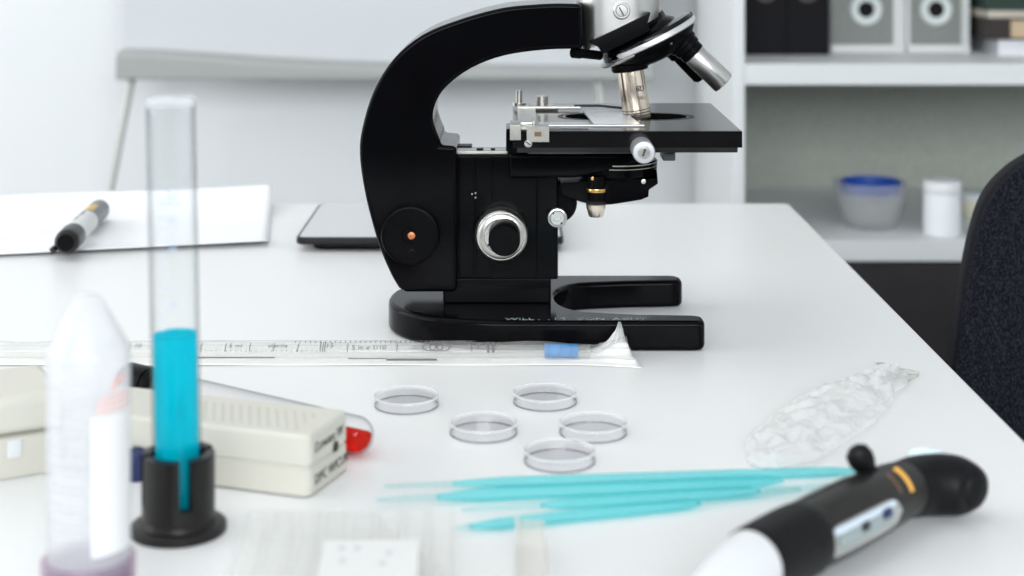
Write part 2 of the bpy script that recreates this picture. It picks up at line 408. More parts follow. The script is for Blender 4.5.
# coarse and fine focus
k = knobY('coarse_focus_knob', 501.5, 231, .9815, [(0,0),(.0150,0),(.0156,.003),(.0160,.006),(.0160,.013),(.0156,.015),(.0148,.0158),(.0146,.0150),(.0140,.0150),(.0138,.0166),(.0128,.0174),(.0105,.0176),(.0102,.0168),(0,.0168)], mat('knob_nickel', (.56,.545,.52), .3, metal=1, noise_amt=.08), mic)
knobY('fine_focus_knob', 504.5, 233.5, .9650, [(0,0),(.0092,0),(.0094,.001),(.0094,.021),(.0088,.0225),(0,.0228)], M_blackm, k)
bm = B()
for dx, dy in ((11,-13),(-13,11)): 
    c = P(501.5+dx, 234+dy, .9642); cyl(bm, c, c+Vector((0,-.0008,0)), .0007)
obj('set_screw', bm, M_ink, k)
# spots of wear on the pillar
bm = B()
for x, y in ((472,194),(475.5,193),(475.5,197.5)):
    c = P(x, y, .9803); cyl(bm, c, c+Vector((0,-.0004,0)), .0005, seg=10)
obj('rivet', bm, M_alu, mic)
# ---- head
cx, cz0 = .0659, P(0,33,1.0).z
bm = B(); seg = 64; lo = []; hi = []
R = .0256
for kk in range(seg):
    a = 2*PI*kk/seg; ca, sa = math.cos(a), math.sin(a)
    x, y = R*math.copysign(abs(ca)**.72, ca), .0265*math.copysign(abs(sa)**.72, sa)
    lo.append(bm.verts.new((cx+x, CY+y, cz0+.46*x))); hi.append(bm.verts.new((cx+x, CY+y, Z(.262))))
for kk in range(seg): bm.faces.new((lo[kk], lo[(kk+1)%seg], hi[(kk+1)%seg], hi[kk]))
bm.faces.new(lo); bm.faces.new(hi)
o_head = obj('head_tube', bm, M_silver, mic)
bm = lathe(B(), [(0,.2622),(.0262,.2622),(.0268,.264),(.0268,.275),(.02,.281),(.0175,.283),(.0175,.365),(.019,.367),(.019,.385),(.014,.388),(.012,.386),(0,.386)], Matrix.Translation((cx, CY, TZ)), 56)
obj('eyepiece_tube', bm, M_black, mic)
knobY('screw', 621.5, 10.5, .9740, [(0,0),(.0049,0),(.0052,.0006),(.0052,.0022),(.0047,.0027),(.0038,.0027),(.0035,.0022),(.0033,.0027),(0,.0028)], M_silver, o_head)
c = P(621.5, 11.5, .9711); bm = box(B(), (-.0029,-.0002,-.00038), (.0029,.0004,.00038), Matrix.Translation(c) @ Matrix.Rotation(math.radians(62), 4, 'Y'))
obj('screw_slot', bm, M_ink, o_head)
th = math.radians(26)
U = Vector((math.cos(th),0,math.sin(th))); N_ = Vector((math.sin(th),0,-math.cos(th))); V = Vector((0,1,0))
px1 = 1.0/F       # one pixel at Y = 1 m
c0 = P(650, 37.5, 1.0)                                   # centre of the revolving disc
def tilt(origin): return Matrix(((U.x,V.x,-N_.x,origin.x),(U.y,V.y,-N_.y,origin.y),(U.z,V.z,-N_.z,origin.z),(0,0,0,1)))
# dovetail wedge
cd = P(618.5, 25.5, .985)
bm = B(); Mt = tilt(cd)
w = .0210
vs = []
for (u0, u1, z) in ((-w, w*.98, 0.0),(-w*.80, w*.74, -.0055),(-w*.80, w*.74, -.0100)):
    vs.append([bm.verts.new(Mt @ Vector((u, v, z))) for u, v in ((u0,-.0165),(u1,-.0165),(u1,.036),(u0,.036))])
for a, b in zip(vs, vs[1:]):
    for i in range(4): bm.faces.new((a[i], b[i], b[(i+1)%4], a[(i+1)%4]))
bm.faces.new(vs[0]); bm.faces.new(vs[-1])
obj('dovetail', bm, M_blackm, mic, bevel=(.0004,1))
# mount between head and disc
ctr = c0 + U*(-9*px1)
bm = lathe(B(), [(0,-.0015),(.0270,-.0015),(.0265,.0025),(.0240,.0062),(.0205,.0088),(.0200,.0125),(0,.0125)], tilt(ctr), 56)
obj('nosepiece_mount', bm, M_black, mic)
bm = cyl(B(), P(573.5,52.5,.976), P(600,55.5,.99), .0029); 
cyl(bm, P(573,52.5,.976), P(580,53.3,.979), .0034)
obj('click_stop_lever', bm, M_blackm, mic)
bm = lathe(B(), [(0,-.001),(.0238,-.001),(.0248,0),(.0248,.0010),(.0238,.0016),(0,.0016)], tilt(c0 + U*(-17*px1)+N_*(.0035)), 56)
obj('click_ring', bm, M_silver, mic)
# the revolving disc: black top, chrome rim, black turret below
bm = lathe(B(), [(0,.0048),(.024,.0048),(.0295,.0040),(.0303,.0030),(.0304,.0014),(0,.0014)], tilt(c0), 72); o_disc = obj('nosepiece_disc', bm, M_stage, mic)
bm = lathe(B(), [(0,.0013),(.0306,.0013),(.0310,.0006),(.0310,-.0018),(.0304,-.0024),(0,-.0024)], tilt(c0), 72); obj('chrome_rim', bm, mat('matt_chrome', (.66,.66,.66), .42, metal=.7, noise_amt=.08), o_disc)
bm = lathe(B(), [(0,-.0025),(.0285,-.0025),(.0282,-.0045),(.0255,-.0075),(.017,-.0125),(.010,-.0145),(0,-.0145)], tilt(c0), 72); obj('turret', bm, M_blackm, o_disc)
c = c0 + U*(14*px1) + N_*.0062 + V*(-.027); bm = cyl(B(), c, c+Vector((0,-.0008,0)), .0008); obj('rivet', bm, M_chrome, o_disc)
# objectives
def dirn(deg, y=0.): return Vector((math.sin(math.radians(deg)), y, -math.cos(math.radians(deg)))).normalized()
b1, d1 = P(628.2, 56, 1.0), dirn(8.6)
A1 = axis_matrix(b1, d1)
o1 = obj('objective', lathe(B(), [(0,-.004),(.0112,-.004),(.0112,.0005),(.0117,.0012),(.0117,.0078),(.0110,.0090),(0,.0090)], A1, 48), M_blackm, mic)
o1['label'] = 'objective marked 60 with warm nickel barrel'
obj('objective_barrel', lathe(B(), [(0,.009),(.0081,.009),(.0083,.012),(.0086,.0385),(.0084,.0400),(0,.0400)], A1, 48), M_warm, o1)
obj('groove', lathe(lathe(lathe(B(), [(.0080,0.0335),(.00872,0.0335),(.00872,0.0339),(.0080,0.0339)], A1, 48, closed=True), [(.0080,0.0352),(.00876,0.0352),(.00876,0.0356),(.0080,0.0356)], A1, 48, closed=True), [(.0080,0.0370),(.00878,0.0370),(.00878,0.0374),(.0080,0.0374)], A1, 48, closed=True), M_ink, o1)
obj('front_lens', lathe(B(), [(0,.0400),(.0082,.0400),(.0080,.0415),(.0060,.0428),(.0035,.0432),(0,.0430)], A1, 48), M_blackm, o1)
bm = B()
for a in (-2.75, -2.62, -.52, -.38):                   # dark seams along the barrel
    e = A1 @ Vector((.0085*math.cos(a), .0085*math.sin(a), .0095)); f = A1 @ Vector((.0089*math.cos(a), .0089*math.sin(a), .037))
xax = Vector((d1.z*-1,0,d1.x)).normalized()
fr = b1 + d1*.0215 + Vector((0,-.0089,0))
text('objective_marking', '60', .0052, basis(fr + Vector((.0008,0,.0)), (math.cos(math.radians(6)),.12,math.sin(math.radians(-6)*-1)*.2), (0.02,0,1)), M_ink, o1)
text('objective_marking', '0.85', .0030, basis(fr + d1*.0052 + Vector((.0016,0,.0)), (1,.16,.03), (0.02,0,1)), M_greyink, o1)
b2, d2 = P(680, 40.5, 1.0), dirn(45.5)
A2 = axis_matrix(b2, d2)
o2 = obj('objective', lathe(B(), [(0,-.003),(.0098,-.003),(.0098,.0035),(.0088,.0042),(.0088,.0072),(.0078,.0080),(.0078,.0120),(0,.0120)], A2, 48), M_blackm, mic)
o2['label'] = 'raised objective with bright silver barrel pointing right'
obj('objective_barrel', lathe(B(), [(0,.0120),(.0070,.0120),(.0074,.0130),(.0074,.0375),(.0070,.0382),(.0052,.0382),(.0045,.037),(0,.037)], A2, 48), M_silver, o2)
obj('front_lens', lathe(B(), [(0,.0372),(.0044,.0372),(.004,.0380),(0,.0383)], A2, 32), M_ink, o2)
yy = Vector((d2.z*-1,0,d2.x))
text('objective_marking', '10', .0036, basis(b2 + d2*.0215 + Vector((-.0030,-.0062,-.0026)), d2+Vector((0,.1,0)), (.7,-.1,.7)), M_greyink, o2)
b3, d3 = P(673, 47, 1.026), dirn(44, .06)
A3 = axis_matrix(b3, d3)
o3 = obj('objective', lathe(B(), [(0,-.010),(.0075,-.010),(.0070,.006),(.0058,.007),(.0058,.0255),(.0045,.0275),(0,.0275)], A3, 40), M_blackm, mic)
o3['label'] = 'black objective at the rear of the turret'
# ---- stage
zs = .1306; sx0, sx1, sy0, sy1 = .0005, .1334, .927, 1.073
hc = Vector((.071, .998))
bm = B(); n = 96
def hole_pt(a, hl=.038, hw=.018):
    c, s = math.cos(a), math.sin(a)
    x = c*hl; y = math.copysign(abs(s)**.75, s)*hw
    return hc.x+x, hc.y+y
def rect_pt(a, inset=0.):
    c, s = math.cos(a), math.sin(a)
    xr = (sx1-inset-hc.x) if c > 0 else (hc.x-sx0-inset); yr = (sy1-inset-hc.y) if s > 0 else (hc.y-sy0-inset)
    t = min(xr/abs(c) if abs(c) > 1e-9 else 1e9, yr/abs(s) if abs(s) > 1e-9 else 1e9)
    return hc.x+c*t, hc.y+s*t
angs = sorted([2*PI*k/n for k in range(n)] + [math.atan2(y-hc.y, x-hc.x) % (2*PI) for x in (sx0, sx1) for y in (sy0, sy1)])
def ring(z, fn, **kw): return [bm.verts.new((*fn(a, **kw), Z(z))) for a in angs]
rs = [ring(zs, hole_pt), ring(zs, rect_pt, inset=.0004), ring(zs-.0004, rect_pt), ring(zs-.0096, rect_pt), ring(zs-.0098, rect_pt, inset=.0022), ring(zs-.0128, rect_pt, inset=.0024), ring(zs-.0128, hole_pt)]
m_ = len(angs)
for a, b in zip(rs, rs[1:]+rs[:1]):
    for i in range(m_): bm.faces.new((a[i], b[i], b[(i+1)%m_], a[(i+1)%m_]))
o_stage = obj('stage', bm, M_stage, mic, angle=30)
bm = B(); a = ring(zs+.00012, hole_pt, hl=.0392, hw=.0190); b = ring(zs+.00012, hole_pt, hl=.0425, hw=.0215); c = ring(zs-.002, hole_pt, hl=.0425, hw=.0215); d = ring(zs-.002, hole_pt, hl=.0392, hw=.0190)
for p, q in ((a,b),(b,c),(c,d),(d,a)):
    for i in range(m_): bm.faces.new((p[i], q[i], q[(i+1)%m_], p[(i+1)%m_]))
obj('stage_insert', bm, M_blackm, o_stage)
bm = lathe(B(), [(0,zs-.0135),(.030,zs-.0135),(.030,zs-.0125),(0,zs-.0125)], Matrix.Translation((hc.x, hc.y, TZ)), 48); obj('condenser_lens', bm, M_ink, mic)
# mechanical slide holder
bm = box(B(), (.0035,.9285,Z(zs+.0001)), (.0150,1.046,Z(zs+.0020))); holder = obj('slide_holder', bm, M_alu, mic, bevel=(.0004,2))
bm = box(B(), (.0085,.9262,Z(zs-.0062)), (.0215,.9268,Z(zs+.0008))); box(bm, (.0085,.9262,Z(zs+.0008)), (.0215,.9330,Z(zs+.0028))); obj('scale_bracket', bm, M_alu, holder)
bm = box(B(), (.0130,.9258,Z(zs-.0030)), (.0170,.9262,Z(zs-.0003))); obj('vernier_plate', bm, M_brown, holder)
bm = box(B(), (-.0012,.9245,Z(zs-.0050)), (.0052,.9268,Z(zs+.0040))); box(bm, (-.0012,.9268,Z(zs+.0015)), (.0052,.945,Z(zs+.0040))); obj('carriage', bm, M_alu, holder, bevel=(.0003,1))
bm = box(B(), (.0050,.935,Z(zs+.0020)), (.0120,.960,Z(zs+.0042))); obj('vernier_scale', bm, M_silver, holder, bevel=(.0003,1))
bm = box(B(), (.0140,.9355,Z(zs+.0012)), (.0775,.9385,Z(zs+.0026))); obj('front_clip', bm, M_silver, holder, bevel=(.0003,1))
bm = box(B(), (.0035,1.026,Z(zs+.0012)), (.0440,1.0315,Z(zs+.0030))); obj('rear_clip', bm, M_alu, holder, bevel=(.0003,1))
bm = B(); tube(bm, [(.040,1.0285,Z(zs+.0032)),(.056,1.0275,Z(zs+.0034)),(.0705,1.024,Z(zs+.0022))], .0008, 8); obj('spring_clip', bm, M_ink, holder)
bm = box(B(), (.0155,.940,Z(zs+.0001)), (.0450,.962,Z(zs+.0010))); obj('support_plate', bm, mat('pale_plate', (.42,.44,.45), .25, metal=.7), holder)
bm = cyl(B(), (.0045,1.040,Z(zs+.002)), (.0045,1.040,Z(zs+.0120)), .0021); cyl(bm, (.0045,1.040,Z(zs+.002)), (.0045,1.040,Z(zs+.0040)), .0044); obj('guide_pin', bm, M_alu, holder)
bm = lathe(B(), [(0,0),(.0085,0),(.0085,.0012),(.0040,.0016),(.0040,.0066),(.0034,.0070),(0,.0070)], Matrix.Translation((.0195,1.040,Z(zs+.0015))), 32); obj('thumb_screw', bm, M_alu, holder)
bm = box(B(), (.0045,1.034,Z(zs+.0010)), (.0300,1.046,Z(zs+.0017))); obj('rear_bracket', bm, M_alu, holder, bevel=(.0003,1))
cyl_ = cyl(B(), (.0128,.9365,Z(zs+.0026)), (.0128,.9365,Z(zs+.0050)), .0013); obj('pin', cyl_, M_silver, holder)
k = knobY('screw', 528.3, 143.5, .9268, [(0,0),(.0023,0),(.0023,.0008),(.0018,.0014),(0,.0015)], M_silver, o_stage, 24)
c = P(528.3,143.5,.9252); bm = box(B(), (-.0016,-.0002,-.0003),(.0016,.0002,.0003), Matrix.Translation(c) @ Matrix.Rotation(.6,4,'Y')); obj('screw_slot', bm, M_ink, k)
# stage drive knob: turned aluminium, towards the viewer
k = knobY('stage_drive_knob', 646.3, 157, .9415-.0, [(0,-.02),(.0022,-.02),(.0022,0),(.0060,0),(.0066,.0012),(.0066,.0270),(.0058,.0282),(.0034,.0284),(.0032,.0276),(0,.0276)], M_silver, mic, 48) if False else None
cK = P(644, 152.5, .908)
def knobat(name, c, prof, m, parent, seg=48): return obj(name, lathe(B(), prof, axis_matrix(c, (0,-1,0), Vector((0,0,1))), seg), m, parent)
k = knobat('stage_drive_knob', cK, [(0,-.07),(.0022,-.07),(.0022,-.030),(.0060,-.030),(.0064,-.0285),(.0065,-.0010),(.0060,0),(.0036,.0002),(.0034,-.0004),(0,-.0004)], mat('turned_aluminium', (.56,.56,.58), .42, metal=.85), mic)
knobat('shaft_end', cK, [(0,0),(.0030,0),(.0030,.0004),(.0012,.0006),(0,.0004)], M_alu, k)
bm = box(B(), (-.0005,-.0012,-.0022),(.0005,-.0002,.0022), Matrix.Translation(cK) @ Matrix.Rotation(.35,4,'Y')); obj('screw_slot', bm, M_ink, k)
bm = box(B(), P(663,161,.96), P(675.5,153,.96)+Vector((0,.02,0))); obj('stage_lock_nut', bm, mat('dark_steel', (.09,.09,.095), .4, metal=.6), mic, bevel=(.0006,2))
# bracket that carries the stage
bm = prism(B(), XZ([(509,152),(652,152),(640,160),(600,171),(575,175.5),(509,176)], .985), .975, 1.025); obj('stage_bracket', bm, M_black, mic, bevel=(.002,3))
bm = prism(B(), XZ([(506,128),(528,128),(528,153),(506,153)], .99), .985, 1.015); obj('rack_block', bm, M_black, mic, bevel=(.001,2))
# substage: condenser carrier
def discs(name, prof, px, py, Y, m, parent): 
    c = P(px, py, Y); return obj(name, lathe(B(), prof, Matrix.Translation(c), 48), m, parent)
cc = Vector((.068, 1.0, 0))
def zp(y, Y=1.0): return TZ+HC-(y+HY)*Y/F
zz = lambda y: zp(y, .976)
bm = lathe(B(), [(0,zz(164)),(.0245,zz(164)),(.0250,zz(165)),(.0250,zz(178)),(.0235,zz(181)),(0,zz(181))], Matrix.Translation((.0655,1.0,0)), 56); sub_ = obj('condenser', bm, M_black, mic)
bm = lathe(lathe(B(), [(.0238,zz(165.5)),(.0254,zz(165.5)),(.0254,zz(166.6)),(.0238,zz(166.6))], Matrix.Translation((.0655,1.0,0)), 56, closed=True), [(.0238,zz(169.5)),(.0252,zz(169.5)),(.0252,zz(170.2)),(.0238,zz(170.2))], Matrix.Translation((.0655,1.0,0)), 56, closed=True); obj('condenser_ring', bm, M_alu, sub_)
bm = prism(B(), XZ([(560,181),(655,177),(656,170),(657,182),(648,188),(647.5,195),(640,198),(612,202.5),(594,203.5),(580,200),(562,193)], .985), .978, 1.022); obj('condenser_carrier', bm, M_black, sub_, bevel=(.0015,2))
knobat('screw', P(643.5,181.5,.9775), [(0,0),(.0014,0),(.0014,.0006),(0,.0010)], M_silver, sub_, 20)
cB = P(596.5,190,.977)
bm = B()
lathe(bm, [(0,.0085),(.0050,.0085),(.0052,.0020),(.0060,.0014),(.0062,-.0010),(.0055,-.0016),(.0052,-.0060),(0,-.0060)], Matrix.Translation(cB), 32); o_st = obj('iris_post', bm, M_blackm, sub_)
bm = lathe(B(), [(.004,.0016),(.0064,.0013),(.0066,.0004),(.0064,-.0008),(.004,-.0010)], Matrix.Translation(cB), 32, closed=True); obj('brass_ring', bm, M_brass, o_st)
knobat('brass_screw', P(592.5,178.5,.9725), [(0,0),(.0012,0),(.0010,.0006),(0,.0008)], M_brass, o_st, 16)
cN = P(596,204,.977)
bm = lathe(B(), [(0,0),(.0062,0),(.0060,-.0018),(.0046,-.0070),(.0042,-.0076),(0,-.0076)], Matrix.Translation(cN), 40); obj('filter_nozzle', bm, mat('nozzle_metal', (.78,.70,.60), .25, metal=.9), sub_)
# substage focus knob and lock
bm = lathe(B(), [(0,0),(.0120,0),(.0124,.001),(.0124,.022),(.0116,.0232),(0,.0232)], axis_matrix(P(556,197,1.010), (0,-1,0), Vector((0,0,1))), 48); obj('condenser_knob', bm, M_blackm, mic)
k = knobat('lock_screw', P(557.3,218,.972), [(0,-.008),(.0050,-.008),(.0056,-.006),(.0060,-.0008),(.0056,0),(.0048,.0002),(.0044,-.0004),(.0040,.0002),(.0022,.0002),(.0020,-.0004),(0,-.0004)], M_silver, mic)
bm = B()
for dx, dz in ((-.0024,.0028),(.0025,-.0032)):
    c = P(557.3,218,.9717)+Vector((dx,0,dz)); cyl(bm, c, c+Vector((0,-.0004,0)), .0006, seg=12)
obj('pin_hole', bm, M_ink, k)

# slide on the stage
sl = B()
q = [(.0490,.9478),(.0762,.9470),(.0712,1.0215),(.0450,1.0225)]
slab(sl, q, Z(zs+.0002), Z(zs+.0012))
o = obj('microscope_slide', sl, mat('frosted_slide', (.62,.64,.65), .25, spec=.6), loc=(.06,.985,Z(zs)))
tag(o, 'pale frosted glass slide lying on the black stage under the objective', 'slide')

# ------------------------------------------------------------------ wrapped pipette
YP = .9195
xs0, xs1 = -.335, .047
pk = thing('pipette_wrapper', 'long paper and clear film wrapper lying in front of the microscope base', 'wrapper', (-.12, YP, TZ))
def paper_fn(u, v):
    X = xs0 + (.0735-xs0)*u; t = max(0, (X-.036)/.037)
    fl = t*t
    half = .0128 + .004*fl
    y = YP - half + 2*half*v - .0015*t
    z = .0006 + .0005*math.sin(X*61)*(.3+v*.3)
    if t > 0:
        z += .017*fl*(v**1.6)*(1-.25*max(0,t-.8)*5) + .0022*math.sin(v*17+t*3)*t*v
        X -= .010*fl*v
    return Vector((X, y, Z(max(z, .0003))))
obj('paper_backing', grid(B(), paper_fn, 110, 14), M_wrap, pk, solid=.0003, angle=60)
def film_fn(u, v):
    X = xs0 + (.0700-xs0)*u; t = max(0, (X-.024)/.046)
    a = PI*v
    hgt = .0088*(1-.45*t) + .0005*math.sin(X*140)+.0004*noise.noise((X*120, v*5, 0))
    half = .0120+.002*t
    y = YP - half*math.cos(a)
    z = .0012+hgt*abs(math.sin(a))**.8
    if t > .6:
        z += .014*((t-.6)/.4)**1.5*v*v + .0015*math.sin(v*23)*t; X -= .006*t*v
    return Vector((X, y, Z(z)))
obj('clear_film', grid(B(), film_fn, 140, 18), M_film, pk, angle=80)
# film spike of the peel end
def spike(u, v):
    def bez(p, q, r): return ((1-u)**2*p[0]+2*u*(1-u)*q[0]+u*u*r[0], (1-u)**2*p[1]+2*u*(1-u)*q[1]+u*u*r[1])
    l = bez((586,350),(612,346),(618.5,321.5)); r = bez((634,365),(626,345),(621,322.5))
    p = P(l[0]+(r[0]-l[0])*v, l[1]+(r[1]-l[1])*v, .9255+.004*u)
    return p + Vector((0, .0022*math.sin(v*21+u*3)*(1-u*.6)*min(1,v*4,(1-v)*4), 0))
obj('peel_tab', grid(B(), spike, 16, 22), clear('milky_film', (.98,.98,.98), .45, body_color=(.93,.93,.93), edge=.85, rough=.2, power=.5), pk, angle=80, solid=.0002)
bm = B()                                                # printed lines along the wrapper
def film_pt(X, a, off=.0007):
    h = .0088*(1-.45*max(0,(X-.024)/.046)); s = math.sin(a)
    return Vector((X, YP-(.0120+off)*math.cos(a), Z(.0012+(h+.0005+off)*abs(s)**.8)))
def mark(bm, X, a0, a1, w=.0004):
    pts = [film_pt(X, a0+(a1-a0)*k/4) for k in range(5)]
    for p, q_ in zip(pts, pts[1:]):
        vs = [bm.verts.new(p+Vector((-w/2,0,0))), bm.verts.new(p+Vector((w/2,0,0))), bm.verts.new(q_+Vector((w/2,0,0))), bm.verts.new(q_+Vector((-w/2,0,0)))]
        bm.faces.new(vs)
pix = lambda x: (x-512)*YP/F
for x in [v for v in range(296, 474, 5)]: mark(bm, pix(x), 1.25, 1.55, .0005)
obj('printed_scale', bm, M_greyink, pk, smooth=False); bm = B()
for x in range(204, 322, 5): mark(bm, pix(x), .62, .70, .0006)
obj('dotted_scale', bm, M_greyink, pk, smooth=False); bm = B()
for x in (133, 204, 228, 252, 276, 300, 349, 398, 472): mark(bm, pix(x), .60, 1.25, .0005)
for x in (322, 324.5, 326.5): mark(bm, pix(x), .60, 1.35, .0006)
for x in (488.5, 493.5): mark(bm, pix(x), .55, 1.35, .0012)
def streak(bm, xa, xb, a, w):
    n = 10
    for k in range(n):
        A, C = pix(xa+(xb-xa)*k/n), pix(xa+(xb-xa)*(k+1)/n)
        bm.faces.new([bm.verts.new(film_pt(A,a)), bm.verts.new(film_pt(C,a)), bm.verts.new(film_pt(C,a+w)), bm.verts.new(film_pt(A,a+w))])
obj('division_mark', bm, M_greyink, pk, smooth=False)
bm = B()
for a in (0, 1, 2): streak(bm, 411+a*2, 428+a*3, .78+a*.13, .045)
for c_ in (430, 437, 444):
    ctr = pix(c_)
    ringp = [film_pt(ctr+.0042*math.cos(t), .93+.30*math.sin(t)) for t in [2*PI*k/18 for k in range(19)]]
    ringi = [film_pt(ctr+.0034*math.cos(t), .93+.24*math.sin(t)) for t in [2*PI*k/18 for k in range(19)]]
    for k in range(18): bm.faces.new([bm.verts.new(ringp[k]), bm.verts.new(ringp[k+1]), bm.verts.new(ringi[k+1]), bm.verts.new(ringi[k])])
obj('printed_emblem', bm, M_greyink, pk, smooth=False)
for xa_, xb_, a_, w_, mm in ((190,476,1.52,.04,M_greyink),(350,388,.20,.05,M_greyink),(388,438,.12,.11,M_greyink),(200,278,.24,.07,M_greyink)):  # front-edge fold crease painted in as grey tone; other streaks are print
    bm = B(); streak(bm, xa_, xb_, a_, w_); obj('print_and_fold_line', bm, mm, pk, smooth=False)
def film_text(s, x, a, size):
    p = film_pt(pix(x), a, .0011); q_ = film_pt(pix(x), a+.06, .0011)
    text('printed_text', s, size, basis(p, (1,0,0), q_-p), M_greyink, pk, sx=1.0)
film_text('5 in x 1/10', 353, .72, .0046); film_text('5 ml', 231, .86, .0045); film_text('sterile', 270, .86, .0045)
film_text('15', 327, .86, .0048); film_text('2', 476, .78, .0058); film_text('10', 137, .86, .0045)
pp = thing('serological_pipette', 'clear graduated pipette with blue plug sealed inside the long wrapper', 'pipette', (-.12, YP, Z(.0012)))
xa, xb = -.33, pix(590)
bm = B(); cyl(bm, (xa, YP, Z(.0050)), (xb, YP, Z(.0050)), .0036, seg=28); o = obj('barrel', bm, clear('pipette_plastic', (.96,.96,.955), .16, body_color=(.93,.93,.91), edge=.6, rough=.1), pp)
bm = B(); cyl(bm, (pix(544.5), YP-.0002, Z(.0054)), (pix(578), YP-.0002, Z(.0054)), .00385, seg=28); obj('blue_plug', bm, M_blue, pp)
bm = B()
for x in (548, 560, 571): cyl(bm, (pix(x), YP-.0002, Z(.0054)), (pix(x+1.4), YP-.0002, Z(.0054)), .0040, seg=28)
obj('plug_rib', bm, mat('deep_blue', (.03,.18,.5), .5), pp)

# ------------------------------------------------------------------ petri dishes
def make_dish():
    r = thing('petri_dish', '', 'petri dish', (0,0,0), group='small petri dishes in front of the microscope')
    R, H = .0166, .0054
    bm = lathe(B(), [(R-.0012,.0006),(R-.0010,.0010),(R-.0007,H),(R-.0002,H+.0003),(R,H),(R,.0004),(R-.0014,0)], None, 64, closed=True)
    obj('wall', bm, M_dish, r)
    bm = lathe(B(), [(0,H-.0010),(R-.0014,H-.0010)], None, 64); obj('lid', bm, M_dishfl, r)
    bm = lathe(B(), [(R-.0007,H-.0002),(R-.0003,H+.0005),(R+.0002,H+.0004),(R+.0003,H-.0003),(R-.0001,H-.0006)], None, 64, closed=True); obj('rim', bm, clear('rim_highlight_white', (.97,.97,.98), .45, body_color=(1,1,1), edge=.8, power=.8), r)  # milky white stands in for the highlights along the rim
    bm = lathe(B(), [(0,.0005),(R-.0014,.0005)], None, 64); obj('floor_disc', bm, clear('dish_floor', (.985,.985,.99), .01, edge=.9, rough=.1, power=.3), r)
    bm = lathe(B(), [(R-.0003,.0001),(R+.00005,.0002),(R+.00005,.0007),(R-.0003,.0008)], None, 64, closed=True); obj('contact_shade_ring', bm, clear('contact_shade_grey', (.62,.62,.64), .05, edge=.6, power=.3), r)  # grey ring paints the dark contact line where dish meets desk
    return r
def dup(root, loc, label, rotz=0.):
    r = root.copy(); COL.objects.link(r); r.location = loc; r.rotation_euler = (0,0,rotz); r['label'] = label
    for ch in root.children:
        c_ = ch.copy(); COL.objects.link(c_); c_.parent = r
        for g in ch.children:
            d_ = g.copy(); COL.objects.link(d_); d_.parent = c_
    return r
dishes = [(406.5,405.5,'clear petri dish on its own nearest the red test tube tip'),
          (545,402.5,'clear petri dish farthest from the turquoise loops and nearest the microscope base'),
          (483.5,433,'clear petri dish in the middle of the five, second nearest the red test tube'),
          (593,433,'rightmost clear petri dish of the five, nearest the crumpled bag'),
          (559.5,461.5,'clear petri dish closest to the turquoise loops')]
d0 = make_dish()
for i, (x, y, lab) in enumerate(dishes):
    p = T(x, y)
    if i == 0: d0.location = p; d0['label'] = lab
    else: dup(d0, p, lab, i*.7)

# ------------------------------------------------------------------ turquoise loops
def loop(pl_, pr, w, thin_l, thin_r, label, lift=0.):
    z0 = w*.6+.0002+lift; a, b = T(*pl_, z0), T(*pr, z0); a.z = b.z = TZ; d = (b-a); L = d.length; d.normalize()
    r = thing('inoculating_loop', label, 'inoculating loop', a, math.atan2(d.y, d.x), group='turquoise loops side by side on the desk')
    up = Vector((0,0,z0))
    n = 16; pts = []; rad = []
    for k in range(n+1):
        t = k/n; pts.append(a+d*L*t+up); rad.append(w*min(1, .45+t*5, .45+(1-t)*7))
    bm = tube(B(), pts, rad, 16, True, flat=.6); obj('handle', bm, M_turq, r)
    if thin_l:
        e = T(*thin_l, z0); e.z = TZ
        bm = tube(B(), [a+up+d*.001, a.lerp(e,.5)+up, e+up], [w*.5, w*.4, w*.3], 10, True, flat=.6); obj('needle', bm, M_turqthin, r)
    if thin_r:
        e = T(*thin_r, z0); e.z = TZ
        bm = tube(B(), [b+up-d*.001, b.lerp(e,.5)+up, e+up], [w*.42, w*.5, w*.45], 10, True, flat=.6); obj('tail', bm, M_turqthin, r)
    return r
loop((453,483.5),(858,470.5),.0034,(384,486),None,'turquoise inoculating loop lying farthest back of the four, nearest the petri dishes')
loop((437,497),(782,479.5),.0043,(376,500),None,'boldest turquoise inoculating loop, second from the petri dishes')
loop((541,505),(760,491),.0036,(462,510),(856,483.5),'turquoise inoculating loop third from the petri dishes')
loop((470,526.5),(700,503),.0036,(456,528),(800,489),'turquoise inoculating loop nearest the clear plates, its end under the ribbed strip')

# ------------------------------------------------------------------ graduated cylinder
pc = T(178.5, 530.5)
gc = thing('graduated_cylinder', 'tall glass graduated cylinder of cyan liquid in a black slotted foot', 'cylinder', pc)
Mg = Matrix.Translation(pc+Vector((.0001,0,0))) @ Matrix.Rotation(math.radians(-1.1), 4, 'Y')
RG = .0101
hb = .0075; ht = .1785; hl = .0808
bm = lathe(B(), [(0,hb),(RG-.0008,hb),(RG,hb+.0012),(RG,ht-.0032)], Mg, 96); gt = obj('glass_tube', bm, M_tube, gc)
bm = lathe(B(), [(RG-.0012,hl+.0008),(RG-.0012,ht-.0032)], Mg, 64); obj('inner_face', bm, M_tubein, gt)
bm = lathe(B(), [(RG-.0010,ht-.0031),(RG+.0003,ht-.0030),(RG+.0006,ht-.0006),(RG,ht+.0003),(RG-.0010,ht)], Mg, 64, closed=True); obj('rim', bm, M_rim, gt)
bm = lathe(B(), [(0,hb+.0014),(RG-.0024,hb+.0014),(RG-.00115,hb+.003),(RG-.00115,hl+.0006),(RG-.0016,hl),(RG-.003,hl-.0006),(0,hl-.0008)], Mg, 64); obj('cyan_liquid', bm, L_cyan, gc)
bm = B()
